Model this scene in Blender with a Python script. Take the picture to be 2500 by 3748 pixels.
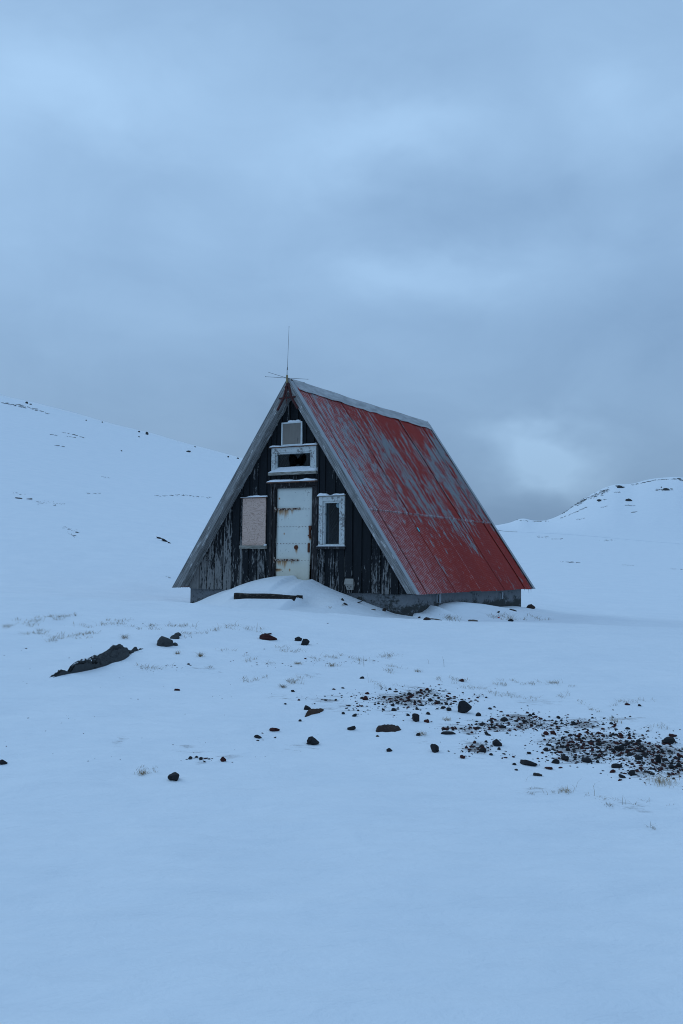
import bpy, bmesh, math, random
import numpy as np
from mathutils import Matrix, Vector

# ------------------------------------------------------------------ clear
for o in list(bpy.data.objects): bpy.data.objects.remove(o, do_unlink=True)
scn = bpy.context.scene
COL = scn.collection
random.seed(7); RNG = np.random.default_rng(7)

# ------------------------------------------------------------------ camera
FPX, PITCH, ROLL = 3500.0, 0.0554522, 0.0112285          # focal length in px of the 2500 px wide photograph
cd = bpy.data.cameras.new('camera'); cam = bpy.data.objects.new('camera', cd); COL.objects.link(cam)
cd.sensor_fit = 'HORIZONTAL'; cd.sensor_width = 24.0; cd.lens = 24.0*FPX/2500.0
cd.clip_start = 0.05; cd.clip_end = 6000
cd.dof.use_dof = True; cd.dof.focus_distance = 20.0; cd.dof.aperture_fstop = 8.0
cam.matrix_world = Matrix.Rotation(math.pi/2+PITCH, 4, 'X') @ Matrix.Rotation(ROLL, 4, 'Z')
scn.camera = cam

# ------------------------------------------------------------------ node helper
class NT:
    def __init__(s, tree): s.t = tree; s.t.nodes.clear()
    def n(s, typ, ins=None, **props):
        nd = s.t.nodes.new(typ)
        for k, v in props.items(): setattr(nd, k, v)
        for k, v in (ins or {}).items():
            sk = nd.inputs[k]
            if isinstance(v, bpy.types.NodeSocket): s.t.links.new(v, sk)
            elif isinstance(v, bpy.types.Node): s.t.links.new(v.outputs[0], sk)
            else: sk.default_value = v
        return nd
    def m(s, op, a, b=None, c=None, clamp=False):
        ins = {0: a}
        if b is not None: ins[1] = b
        if c is not None: ins[2] = c
        return s.n('ShaderNodeMath', ins, operation=op, use_clamp=clamp).outputs[0]
    def ramp(s, v, lo, hi, a=0.0, b=1.0):
        return s.n('ShaderNodeMapRange', {'Value': v, 'From Min': lo, 'From Max': hi, 'To Min': a, 'To Max': b}, interpolation_type='SMOOTHSTEP').outputs[0]
    def mix(s, f, a, b):
        nd = s.n('ShaderNodeMix', data_type='RGBA')
        for k, v in ((0, f), (6, a), (7, b)):
            sk = nd.inputs[k]
            if isinstance(v, bpy.types.NodeSocket): s.t.links.new(v, sk)
            elif isinstance(v, tuple): sk.default_value = v if len(v) == 4 else v+(1,)
            else: sk.default_value = v
        return nd.outputs[2]
    def noise(s, vec, scale, detail=4, rough=0.55, dist=0.0):
        return s.n('ShaderNodeTexNoise', {'Vector': vec, 'Scale': scale, 'Detail': detail, 'Roughness': rough, 'Distortion': dist}).outputs[0]
    def scale(s, vec, x, y, z):
        return s.n('ShaderNodeVectorMath', {0: vec, 1: (x, y, z)}, operation='MULTIPLY').outputs[0]
    def xyz(s, vec): return s.n('ShaderNodeSeparateXYZ', {0: vec}).outputs
    def vec(s, x, y, z): return s.n('ShaderNodeCombineXYZ', {0: x, 1: y, 2: z}).outputs[0]

# ------------------------------------------------------------------ world: dusk overcast
SUN_EL, SUN_AZ = math.radians(32), math.radians(-60)       # azimuth measured from +Y towards +X: soft light from front left
w = bpy.data.worlds.new('World'); scn.world = w; w.use_nodes = True
T = NT(w.node_tree)
dirv = T.n('ShaderNodeTexCoord').outputs['Generated']
sky = T.n('ShaderNodeTexSky', sky_type='NISHITA', sun_disc=False, sun_elevation=SUN_EL, sun_rotation=SUN_AZ, air_density=1.0, dust_density=0.3)
dx, dy, dz = T.xyz(dirv)
az = T.m('ARCTAN2', dx, dy); el = T.m('ARCSINE', dz)
wn = T.n('ShaderNodeTexNoise', {'Vector': T.scale(dirv, 1, 1, 1.6), 'Scale': 3.2, 'Detail': 5, 'Roughness': 0.55}).outputs[1]
wsx, wsy, wsz = T.xyz(wn)
waz = T.m('ADD', az, T.m('MULTIPLY', T.m('SUBTRACT', wsx, .5), .26))
wel = T.m('ADD', el, T.m('MULTIPLY', T.m('SUBTRACT', wsy, .5), .18))
def skydir(sx, sy):
    u0, v0 = sx-1250, sy-1874
    c, s_ = math.cos(-ROLL), math.sin(-ROLL)
    u, v = u0*c-v0*s_, u0*s_+v0*c
    x, y, z = u/FPX, 1.0, -v/FPX
    cp, sp = math.cos(PITCH), math.sin(PITCH)
    return Vector((x, y*cp-z*sp, y*sp+z*cp)).normalized()
patches = [(330, 330, 620, 190, .30), (-900, 450, 700, 260, .25), (1330, 560, 360, 90, .26), (2260, 400, 330, 170, .22), (1000, 700, 260, 70, .05),
           (1600, 1010, 300, 90, .20), (690, 740, 150, 170, .10), (1990, 1640, 200, 75, .62), (3300, 900, 500, 200, .2),
           (520, 560, 330, 120, -.12), (1750, 790, 430, 130, -.16), (1400, 250, 380, 140, -.07), (2150, 1270, 420, 180, -.14), (2100, 1850, 520, 100, -.22), (900, 1500, 500, 140, -.06),
           (2420, 900, 160, 500, -.10)]
acc = None
for sx, sy, wx, wy, a in patches:
    d_ = skydir(sx, sy); a0 = math.atan2(d_.x, d_.y); e0 = math.asin(d_.z)
    p = T.m('POWER', T.m('DIVIDE', T.m('SUBTRACT', waz, a0), wx/FPX), 2.0)
    q = T.m('POWER', T.m('DIVIDE', T.m('SUBTRACT', wel, e0), wy/FPX), 2.0)
    g = T.m('MULTIPLY', T.m('EXPONENT', T.m('MULTIPLY', T.m('ADD', p, q), -1.0)), a)
    acc = g if acc is None else T.m('ADD', acc, g)
gen = T.noise(T.scale(dirv, 1, 1, 2.4), 2.6, 6, .5, .6)
acc = T.m('ADD', T.m('MULTIPLY', acc, 1.25), T.m('ADD', T.m('MULTIPLY', T.m('SUBTRACT', gen, .5), .46), T.m('MULTIPLY', T.m('SUBTRACT', T.noise(T.scale(dirv, 1, 1, 1.9), 7.5, 5, .55, 1.2), .5), .22)))
f = T.m('ADD', acc, .42, clamp=True)
cloud = T.mix(f, (2.12, 3.60, 5.85), (4.5, 6.95, 10.0))         # grey-blue cloud deck, thicker to thinner
col = T.mix(.965, sky.outputs[0], cloud)
lum = T.m('ADD', T.ramp(el, -.02, .34, .70, 1.0), T.m('MULTIPLY', T.ramp(dz, .40, 1.0), .10))
col = T.n('ShaderNodeVectorMath', {0: col, 1: T.vec(lum, lum, lum)}, operation='MULTIPLY').outputs[0]
bg = T.n('ShaderNodeBackground', {'Color': col, 'Strength': 0.097})
T.n('ShaderNodeOutputWorld', {'Surface': bg.outputs[0]})

# ------------------------------------------------------------------ sun (veiled by cloud)
sd = bpy.data.lights.new('sun', 'SUN'); sun = bpy.data.objects.new('sun', sd); COL.objects.link(sun)
sd.energy = 0.5; sd.angle = math.radians(35); sd.color = (.66, .85, 1.0)   # cloud-filtered blue-hour light
sv = Vector((math.sin(SUN_AZ)*math.cos(SUN_EL), math.cos(SUN_AZ)*math.cos(SUN_EL), math.sin(SUN_EL)))
sun.rotation_euler = sv.to_track_quat('Z', 'Y').to_euler()

scn.render.engine = 'CYCLES'; scn.cycles.pixel_filter_type = 'BLACKMAN_HARRIS'; scn.cycles.filter_width = 1.0
vs = scn.view_settings; vs.view_transform = 'Standard'; vs.look = 'None'; vs.exposure = 0.0; vs.gamma = 1.0; vs.use_curve_mapping = False
scn.render.resolution_x = 683; scn.render.resolution_y = 1024

# ------------------------------------------------------------------ materials
def material(name, fn, rough=.8, spec=.3):
    m = bpy.data.materials.new(name); m.use_nodes = True
    T = NT(m.node_tree)
    b = T.n('ShaderNodeBsdfPrincipled', {'Roughness': rough, 'Specular IOR Level': spec})
    T.n('ShaderNodeOutputMaterial', {'Surface': b.outputs[0]})
    fn(T, b)
    return m
def setc(T, b, c): T.t.links.new(c, b.inputs['Base Color']) if isinstance(c, bpy.types.NodeSocket) else setattr(b.inputs['Base Color'], 'default_value', tuple(c)+(1,))
def bump(T, b, h, strength, dist):
    bp = T.n('ShaderNodeBump', {'Height': h, 'Strength': strength, 'Distance': dist}); T.t.links.new(bp.outputs[0], b.inputs['Normal'])
def objco(T): return T.n('ShaderNodeTexCoord').outputs['Object']
def objrnd(T): return T.n('ShaderNodeObjectInfo').outputs['Random']

def f_snow(T, b):
    co = T.n('ShaderNodeNewGeometry').outputs['Position']
    n1 = T.noise(T.scale(co, 1, 1.0, 1), 1.1, 5, .6)
    thin = T.n('ShaderNodeAttribute', attribute_name='thin').outputs['Fac']
    n2 = T.noise(T.scale(co, 3, 8, 3), 1.7, 7, .72)
    msk = T.ramp(T.m('ADD', thin, T.m('MULTIPLY', T.m('SUBTRACT', n2, .5), T.m('MULTIPLY', T.ramp(thin, .02, .2), 2.0))), .30, .78, 0, .75)
    n4 = T.noise(T.scale(co, 1, 2.2, 1), 4.5, 5, .6)
    c = T.mix(T.m('ADD', T.m('MULTIPLY', n1, .6), T.m('MULTIPLY', n4, .4)), (.68, .745, .81), (.88, .905, .93))
    c = T.mix(msk, c, (.14, .12, .11))
    setc(T, b, c)
    h = T.m('ADD', T.m('MULTIPLY', T.noise(T.scale(co, 1, 1.9, 1), 3.0, 6, .65, .4), 1.0), T.m('MULTIPLY', T.noise(co, 34, 3, .6), .10))
    bump(T, b, h, .5, .05)
M_snow = material('snow', f_snow, .75, .25)
def f_snowplain(T, b):
    setc(T, b, (.85, .87, .90)); bump(T, b, T.noise(objco(T), 30, 4, .6), .3, .01)
M_cap = material('snow_cap', f_snowplain, .8, .2)

def f_board(T, b):
    co = objco(T); x, y, z = T.xyz(co); r = objrnd(T)
    sv_ = T.vec(T.m('ADD', x, T.m('MULTIPLY', r, 7.0)), 0.0, z)
    n1 = T.noise(T.scale(sv_, 22, 1, 2.6), 1.0, 7, .68)
    n2 = T.noise(T.scale(sv_, 60, 1, 9), 1.0, 4, .6)
    n3 = T.noise(T.scale(T.vec(x, 0.0, z), 1.1, 1, .9), 1.0, 3)
    low = T.ramp(z, .30, 2.9, .10, -.10)
    side = T.ramp(x, -2.0, 1.6, .03, -.05)
    v = T.m('ADD', T.m('ADD', n1, low), T.m('ADD', T.m('MULTIPLY', T.m('SUBTRACT', r, .5), .22), side))
    v = T.m('ADD', v, T.m('MULTIPLY', T.m('SUBTRACT', n3, .5), .25))
    v = T.m('ADD', v, T.m('MULTIPLY', T.m('SUBTRACT', n2, .5), .34))
    spk = T.noise(T.scale(sv_, 30, 1, 14), 1.0, 4, .7)
    v = T.m('ADD', v, T.m('MULTIPLY', T.m('SUBTRACT', spk, .5), .42))
    msk = T.ramp(v, .56, .65, 0, 1)
    grey = T.mix(n2, (.14, .135, .13), (.33, .32, .31))
    tar = T.mix(n1, (.006, .008, .010), (.020, .023, .027))
    setc(T, b, T.mix(T.m('MULTIPLY', msk, .85), tar, grey))
    bump(T, b, T.m('ADD', n1, T.m('MULTIPLY', n2, .5)), .5, .006)
M_board = material('tarred_board', f_board, .75, .12)

def f_weath(T, b):
    co = objco(T); x, y, z = T.xyz(co)
    ax = T.m('ABSOLUTE', x)
    along = T.m('SUBTRACT', T.m('MULTIPLY', z, .828), T.m('MULTIPLY', ax, .56))
    acr = T.m('ADD', T.m('MULTIPLY', z, .56), T.m('MULTIPLY', ax, .828))
    v = T.vec(T.m('MULTIPLY', acr, 60), T.m('MULTIPLY', y, 45), T.m('MULTIPLY', along, 2.2))
    n1 = T.noise(v, 1.0, 6, .65); n2 = T.noise(T.vec(T.m('MULTIPLY', acr, 22), T.m('MULTIPLY', y, 18), T.m('MULTIPLY', along, 4)), 1.0, 5, .6)
    c = T.mix(T.ramp(n1, .3, .7), (.09, .088, .085), (.34, .335, .33))
    c = T.mix(T.ramp(n2, .57, .66, 0, .75), c, (.56, .56, .55))
    c = T.mix(T.ramp(T.noise(co, 9, 4), .62, .72, 0, .4), c, (.13, .12, .08))
    setc(T, b, c); bump(T, b, n1, .5, .005)
M_weath = material('weathered_wood', f_weath, .85, .2)

def f_peel(T, b):
    co = objco(T); x, y, z = T.xyz(co)
    n1 = T.noise(T.scale(co, 30, 30, 26), 1.0, 6, .68); n2 = T.noise(co, 6, 3)
    msk = T.ramp(T.m('ADD', n1, T.m('MULTIPLY', T.m('SUBTRACT', n2, .5), .5)),   .36, .47)
    wood = T.mix(T.noise(T.scale(co, 80, 80, 60), 1.0, 3), (.12, .12, .12), (.30, .29, .28))
    setc(T, b, T.mix(msk, wood, (.55, .57, .56))); bump(T, b, msk, .6, .004)
M_peel = material('peeling_white_paint', f_peel, .75, .25)

def f_darkframe(T, b):
    co = objco(T)
    n1 = T.noise(T.scale(co, 38, 38, 5), 1.0, 6, .65)
    setc(T, b, T.mix(T.ramp(n1, .54, .68, 0, .8), (.018, .016, .017), (.22, .20, .19))); bump(T, b, n1, .4, .005)
M_dframe = material('dark_worn_wood', f_darkframe, .75, .25)
def f_hood(T, b):
    n1 = T.noise(T.scale(objco(T), 8, 30, 30), 1.0, 5, .6)
    setc(T, b, T.mix(T.ramp(n1, .4, .62), (.06, .05, .045), (.20, .10, .065)))
M_hood = material('brown_hood_wood', f_hood, .8, .2)
def f_sillw(T, b):
    n1 = T.noise(T.scale(objco(T), 6, 40, 50), 1.0, 5, .65)
    setc(T, b, T.mix(T.ramp(n1, .35, .65), (.13, .12, .10), (.36, .34, .30)))
M_sill = material('grey_sill_wood', f_sillw, .85, .2)

def f_door(T, b):
    co = objco(T); x, y, z = T.xyz(co); z = T.m('SUBTRACT', z, .46)
    n1 = T.noise(T.scale(co, 26, 1, 20), 1.0, 5, .7); n2 = T.noise(T.scale(co, 5, 1, 5), 1.0, 4)
    n3 = T.noise(T.scale(co, 42, 1, 5), 1.0, 4, .6)
    base = T.mix(n2, (.55, .58, .55), (.68, .69, .64))
    base = T.mix(T.ramp(z, .35, 1.0, .55, 0), base, (.62, .55, .40))
    chip = T.ramp(T.m('ADD', n1, T.m('MULTIPLY', T.m('SUBTRACT', n2, .5), .35)), .665, .70)
    base = T.mix(chip, base, (.09, .09, .10))
    # rust: (x, z, half width, streak length, strength)
    acc = None
    for (rx, rz, hw, L, s_) in [(-.36, 1.715, .10, .20, .95), (-.22, 1.715, .12, .26, .9), (-.06, 1.715, .07, .14, .8), (-.38, .63, .10, .16, .95), (-.24, .63, .12, .22, .9), (-.05, .63, .07, .12, .8),
                            (-.40, .43, .13, .06, 1.0), (-.11, .43, .035, .06, .9), (.055, .93, .055, .20, 1.15), (.37, .98, .035, .24, 1.15), (.39, 1.32, .035, .10, 1.1), (-.40, 1.95, .03, .03, 1.1), (-.265, 1.2, .02, .05, 1.1), (-.45, 1.70, .03, .1, 1), (.40, 1.12, .04, .1, 1.0)]:
        ddx = T.m('DIVIDE', T.m('SUBTRACT', x, rx), hw)
        ddz = T.m('SUBTRACT', rz, z)                 # positive below the source
        dn = T.m('DIVIDE', T.m('MAXIMUM', ddz, 0.0), L); up = T.m('DIVIDE', T.m('MAXIMUM', T.m('MULTIPLY', ddz, -1.0), 0.0), .035)
        q = T.m('ADD', T.m('MULTIPLY', ddx, ddx), T.m('ADD', T.m('MULTIPLY', dn, dn), T.m('MULTIPLY', up, up)))
        g = T.m('MULTIPLY', T.m('EXPONENT', T.m('MULTIPLY', q, -1.3)), s_)
        acc = g if acc is None else T.m('MAXIMUM', acc, g)
    rv = T.m('ADD', acc, T.m('MULTIPLY', T.m('SUBTRACT', n3, .5), .9))
    base = T.mix(T.ramp(rv, .30, .85, 0, .85), base, (.36, .17, .05))
    base = T.mix(T.ramp(rv, .80, 1.05, 0, .95), base, (.06, .018, .012))
    setc(T, b, base); bump(T, b, T.m('SUBTRACT', n2, chip), .3, .006)
M_door = material('rusty_white_door_paint', f_door, .55, .35)
def f_rust(T, b):
    n1 = T.noise(T.scale(objco(T), 24, 24, 24), 1.0, 4, .6)
    setc(T, b, T.mix(T.ramp(n1, .45, .56), (.05, .016, .012), (.42, .36, .30)))
M_hinge = material('rusty_hinge_iron', f_rust, .7, .3)
def f_rust2(T, b):
    n1 = T.noise(objco(T), 30, 4, .6)
    setc(T, b, T.mix(n1, (.03, .012, .01), (.16, .05, .022)))
M_rust = material('rust', f_rust2, .8, .2)

def f_ply(T, b):
    co = objco(T)
    wv = T.noise(T.scale(co, 3.2, 1, 8), 1.0, 2, .5, 1.3)
    rings = T.m('FRACT', T.m('MULTIPLY', wv, 9.0))
    line = T.ramp(T.m('ABSOLUTE', T.m('SUBTRACT', rings, .5)), .0, .26, 1, 0)
    n2 = T.noise(T.scale(co, 60, 1, 6), 1.0, 3)
    c = T.mix(n2, (.54, .38, .31), (.62, .45, .38))
    setc(T, b, T.mix(T.m('MULTIPLY', line, .55), c, (.20, .11, .08)))
M_ply = material('plywood', f_ply, .8, .2)
def f_panel(T, b):
    co = objco(T)
    n1 = T.noise(T.scale(co, 14, 1, 3.5), 1.0, 5, .65)
    c = T.mix(n1, (.17, .15, .13), (.25, .225, .20))
    setc(T, b, T.mix(T.ramp(n1, .62, .7, 0, .6), c, (.05, .05, .05)))
M_panel = material('grey_panel', f_panel, .8, .2)
def plain(name, c, rough=.7, spec=.3):
    def fn(T, b):
        n1 = T.noise(objco(T), 14, 4, .6)
        setc(T, b, T.mix(n1, tuple(k*.78 for k in c), tuple(min(1, k*1.18) for k in c)))
    return material(name, fn, rough, spec)
M_whitef = plain('white_frame_paint', (.66, .68, .68)); M_box = plain('beige_plastic', (.30, .285, .26), .6)
M_dark = plain('painted_recess_shade', (.012, .012, .013)); M_ply_edge = plain('plaster_rim', (.30, .33, .36))  # the near-black colour stands in for shade inside vents and holes
M_red = plain('dark_red_iron', (.055, .012, .012)); M_ant = plain('antenna_metal', (.16, .17, .18), .4); M_antw = plain('antenna_white', (.6, .62, .62), .5); M_brass = plain('old_brass', (.25, .19, .10), .5)
M_cyan = plain('turquoise_scrap', (.12, .55, .60)); M_disc = plain('vent_disc', (.20, .28, .31), .4); M_redscrap = plain('red_scrap', (.42, .02, .02))
M_scrap = plain('old_wood_scrap', (.12, .095, .08)); M_dkscrap = plain('dark_wood_scrap', (.03, .026, .025))
def f_ice(T, b): setc(T, b, (.75, .82, .88)); b.inputs['Transmission Weight'].default_value = .6
M_ice = material('ice', f_ice, .15, .5)
def f_step(T, b):
    n1 = T.noise(T.scale(objco(T), 9, 9, 26), 1.0, 5, .7)
    setc(T, b, T.mix(T.ramp(n1, .5, .68, 0, .8), (.012, .011, .010), (.11, .095, .075)))
M_step = material('wet_dark_timber', f_step, .75, .25)

def glassmat():
    m = bpy.data.materials.new('window_glass'); m.use_nodes = True; T = NT(m.node_tree)
    tr = T.n('ShaderNodeBsdfTransparent', {'Color': (.72, .80, .84, 1)})
    n1 = T.noise(objco(T), 7, 3)
    gl = T.n('ShaderNodeBsdfGlossy', {'Color': (1, 1, 1, 1), 'Roughness': T.m('MULTIPLY_ADD', n1, .12, .02)})
    fr = T.n('ShaderNodeFresnel', {'IOR': 1.28})
    dirt = T.n('ShaderNodeBsdfDiffuse', {'Color': (.22, .24, .26, 1)})
    m1 = T.n('ShaderNodeMixShader', {0: fr.outputs[0], 1: tr.outputs[0], 2: gl.outputs[0]})
    m2 = T.n('ShaderNodeMixShader', {0: T.ramp(n1, .3, .8, .0, .02), 1: m1.outputs[0], 2: dirt.outputs[0]})
    T.n('ShaderNodeOutputMaterial', {'Surface': m2.outputs[0]})
    return m
M_glass = glassmat()

WAVE = .076
def f_roof(T, b):
    co = objco(T); x, y, z = T.xyz(co); r = objrnd(T)
    st = T.vec(0.0, T.m('MULTIPLY', y, 1.0), z)
    n1 = T.noise(T.scale(st, 1, 9.5, 1.6), 1.0, 8, .70)
    fine = T.noise(T.scale(st, 1, 34, 9), 1.0, 5, .7)
    reg = T.noise(T.scale(T.vec(0.0, T.m('ADD', y, T.m('MULTIPLY', z, -.25)), z), 1, .9, .75), 1.0, 3)
    up = T.m('ADD', T.ramp(z, .9, 3.0, -.075, .06), T.m('MULTIPLY', T.ramp(z, 3.7, 4.9), -.12))
    up = T.m('ADD', up, T.m('ADD', T.ramp(y, 5.9, 6.9, 0, .07), T.ramp(y, .1, 1.0, .04, 0)))
    v = T.m('ADD', T.m('ADD', n1, up), T.m('MULTIPLY', T.m('SUBTRACT', reg, .5), .40))
    v = T.m('ADD', v, T.m('MULTIPLY', T.m('SUBTRACT', fine, .5), .34))
    v = T.m('ADD', v, T.m('MULTIPLY', T.m('SUBTRACT', r, .5), .07))
    peel = T.ramp(v, .525, .60)
    red = T.mix(T.noise(T.scale(st, 1, 1.5, 1.0), 1.0, 4), (.20, .013, .012), (.34, .023, .011))
    fade = T.ramp(y, .2, 3.2, .55, .05)
    ph = T.m('SINE', T.m('MULTIPLY', y, 2*math.pi/WAVE))
    dust = T.ramp(T.m('ADD', T.m('MULTIPLY', T.noise(T.scale(st, 1, 5, 11), 1.0, 5, .7), 1.6), T.m('ADD', T.m('MULTIPLY', ph, -.42), T.m('MULTIPLY', fade, .62))), .98, 1.40, 0, .55)
    lapz = T.m('MULTIPLY', T.ramp(T.m('ABSOLUTE', T.m('SUBTRACT', z, 2.135)), .012, .035, 1, 0), T.ramp(T.m('ADD', T.noise(T.scale(st, 1, 14, 1), 1.0, 3), T.m('MULTIPLY', ph, -.12)), .42, .56, 0, .8))
    dust = T.m('MAXIMUM', dust, lapz)
    c = T.mix(peel, red, T.mix(fine, (.13, .14, .155), (.25, .26, .275)))
    c = T.mix(T.m('MULTIPLY', T.m('MULTIPLY', fade, .35), T.noise(T.scale(st, 1, 12, 3), 1.0, 3)), c, (.55, .42, .42))
    c = T.mix(dust, c, (.52, .46, .48))
    spots = T.ramp(T.noise(T.scale(st, 1, 12, 6), 1.0, 5, .7), .70, .76, 0, .8)
    c = T.mix(spots, c, (.05, .02, .02))
    setc(T, b, c)
    bump(T, b, T.m('ADD', T.m('MULTIPLY', peel, -.5), fine), .3, .003)
M_roof = material('peeling_red_corrugated_iron', f_roof, .6, .3)
def f_zinc(T, b):
    co = objco(T)
    n1 = T.noise(T.scale(co, 10, 2.5, 10), 1.0, 6, .65)
    c = T.mix(T.ramp(n1, .3, .7), (.24, .25, .26), (.42, .43, .44))
    setc(T, b, T.mix(T.ramp(T.noise(co, 16, 5, .7), .60, .70, 0, .6), c, (.09, .10, .09)))
M_zinc = material('zinc_flashing', f_zinc, .6, .4)
def f_flash(T, b):
    co = objco(T); n1 = T.noise(T.scale(co, 6, 6, 1.5), 1.0, 5)
    setc(T, b, T.mix(n1, (.22, .24, .26), (.34, .36, .38)))
M_flash = material('smooth_grey_flashing', f_flash, .55, .4)
M_redtrim = plain('red_flashing_paint', (.26, .022, .02))

def f_conc(T, b):
    co = objco(T); x, y, z = T.xyz(co)
    n1 = T.noise(co, 5, 6, .7); n2 = T.noise(co, 22, 5, .7); n3 = T.noise(T.scale(co, 2.2, 2.2, 4), 1.0, 5, .65)
    c = T.mix(n1, (.11, .12, .13), (.24, .25, .265))
    v = T.m('ADD', T.m('ADD', n3, T.m('MULTIPLY', T.m('SUBTRACT', n2, .5), .7)), T.ramp(z, -.05, .42, .22, -.12))
    c = T.mix(T.ramp(v, .42, .62, 0, .93), c, (.035, .038, .036))
    setc(T, b, c); bump(T, b, T.m('ADD', n2, n1), .7, .02)
M_conc = material('rough_stained_concrete', f_conc, .9, .2)

def rockmat(name, c1, c2, lich=.0):
    def fn(T, b):
        co = objco(T); g = T.n('ShaderNodeNewGeometry').outputs['Position']
        n1 = T.noise(g, 18, 6, .7); n2 = T.noise(g, 60, 4, .65)
        c = T.mix(n1, c1, c2)
        if lich: c = T.mix(T.ramp(n2, .66, .72, 0, lich), c, (.30, .31, .27))
        setc(T, b, c); bump(T, b, T.m('ADD', n1, T.m('MULTIPLY', n2, .6)), .8, .012)
    return material(name, fn, .9, .2)
M_rblack = rockmat('black_lava', (.010, .011, .013), (.035, .036, .04))
M_rred = rockmat('red_scoria', (.022, .007, .008), (.075, .024, .022))
M_rgrey = rockmat('grey_lava', (.028, .032, .035), (.075, .08, .082), .6)
M_rbrown = rockmat('brown_stone', (.022, .015, .014), (.065, .045, .038), .3)
M_rmoss = rockmat('mossy_soil', (.028, .016, .014), (.085, .052, .036), .4)
def f_grass(T, b):
    a = T.n('ShaderNodeAttribute', attribute_name='tone').outputs['Fac']
    setc(T, b, T.mix(a, (.10, .08, .05), (.40, .27, .13)))
M_grass = material('dry_grass', f_grass, .8, .15)
def f_scrub(T, b): setc(T, b, T.mix(T.noise(T.n('ShaderNodeNewGeometry').outputs['Position'], 1.5, 3), (.10, .11, .115), (.26, .27, .275)))
M_scrub = material('bare_hillside_ground', f_scrub, .9, .1)

# ------------------------------------------------------------------ object helpers
def tag(o, label=None, cat=None, group=None, kind=None):
    if label: o['label'] = label
    if cat: o['category'] = cat
    if group: o['group'] = group
    if kind: o['kind'] = kind
    return o
def link(name, me, mat=None, parent=None, smooth=False):
    o = bpy.data.objects.new(name, me); COL.objects.link(o)
    if mat and not me.materials: me.materials.append(mat)
    if parent: o.parent = parent
    if smooth: me.polygons.foreach_set('use_smooth', [True]*len(me.polygons))
    return o
def mesh(name, v, f, mat=None, parent=None, smooth=False):
    me = bpy.data.meshes.new(name); me.from_pydata([tuple(p) for p in v], [], [tuple(q) for q in f]); me.update()
    return link(name, me, mat, parent, smooth)
def empty(name, loc, rz=0, parent=None):
    o = bpy.data.objects.new(name, None); COL.objects.link(o); o.empty_display_size = .2
    o.location = loc; o.rotation_euler = (0, 0, rz)
    if parent: o.parent = parent
    return o
BF = [(0, 3, 2, 1), (4, 5, 6, 7), (0, 1, 5, 4), (1, 2, 6, 5), (2, 3, 7, 6), (3, 0, 4, 7)]
class MB:
    def __init__(s): s.v = []; s.f = []
    def add(s, v, f):
        k = len(s.v); s.v += [tuple(p) for p in v]; s.f += [tuple(i+k for i in q) for q in f]; return s
    def box(s, x0, x1, y0, y1, z0, z1):
        return s.add([(x0, y0, z0), (x1, y0, z0), (x1, y1, z0), (x0, y1, z0), (x0, y0, z1), (x1, y0, z1), (x1, y1, z1), (x0, y1, z1)], BF)
    def prism(s, poly, y0, y1):            # polygon in x,z counter-clockwise seen from the front (-y)
        n = len(poly)
        v = [(x, y0, z) for x, z in poly]+[(x, y1, z) for x, z in poly]
        f = [tuple(range(n)), tuple(range(2*n-1, n-1, -1))]+[((i+1) % n, i, i+n, (i+1) % n+n) for i in range(n)]
        return s.add(v, f)
    def tube(s, pts, r, n=6):
        pts = [Vector(p) for p in pts]; rs = r if isinstance(r, (list, tuple)) else [r]*len(pts)
        v = []; f = []
        for i, p in enumerate(pts):
            t = (pts[min(i+1, len(pts)-1)]-pts[max(i-1, 0)]).normalized()
            a = t.orthogonal().normalized(); b2 = t.cross(a)
            for k in range(n):
                an = 2*math.pi*k/n; v.append(p+(a*math.cos(an)+b2*math.sin(an))*rs[i])
        for i in range(len(pts)-1):
            for k in range(n):
                f.append((i*n+k, i*n+(k+1) % n, (i+1)*n+(k+1) % n, (i+1)*n+k))
        f.append(tuple(range(n-1, -1, -1))); f.append(tuple(range((len(pts)-1)*n, len(pts)*n)))
        return s.add(v, f)
    def build(s, name, mat, parent=None, smooth=False, dz=0.0):
        v = [(a, b2, c+dz) for a, b2, c in s.v] if dz else s.v
        return mesh(name, v, s.f, mat, parent, smooth)

# ------------------------------------------------------------------ numpy noise
def _h(i, j, k):
    n = (i*374761393+j*668265263+k*974634777) & 0xffffffff
    n = ((n ^ (n >> 13))*1274126177) & 0xffffffff
    return ((n ^ (n >> 16)) & 0xffff)/65535.0
def vnoise(x, y, seed=0):
    x = np.asarray(x, float); y = np.asarray(y, float)
    i = np.floor(x).astype(np.int64); j = np.floor(y).astype(np.int64); fx = x-i; fy = y-j
    fx = fx*fx*fx*(fx*(fx*6-15)+10); fy = fy*fy*fy*(fy*(fy*6-15)+10)
    a = _h(i, j, seed); b2 = _h(i+1, j, seed); c = _h(i, j+1, seed); d = _h(i+1, j+1, seed)
    return (a*(1-fx)+b2*fx)*(1-fy)+(c*(1-fx)+d*fx)*fy
def fbm(x, y, oct=4, seed=0, gain=.5):
    s_, a, t = 0, 1.0, 0
    for o_ in range(oct):
        s_ = s_+a*(vnoise(x*2**o_, y*2**o_, seed+o_)-.5); t += a; a *= gain
    return s_/t
def ss(t): t = np.clip(t, 0, 1); return t*t*(3-2*t)

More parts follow.
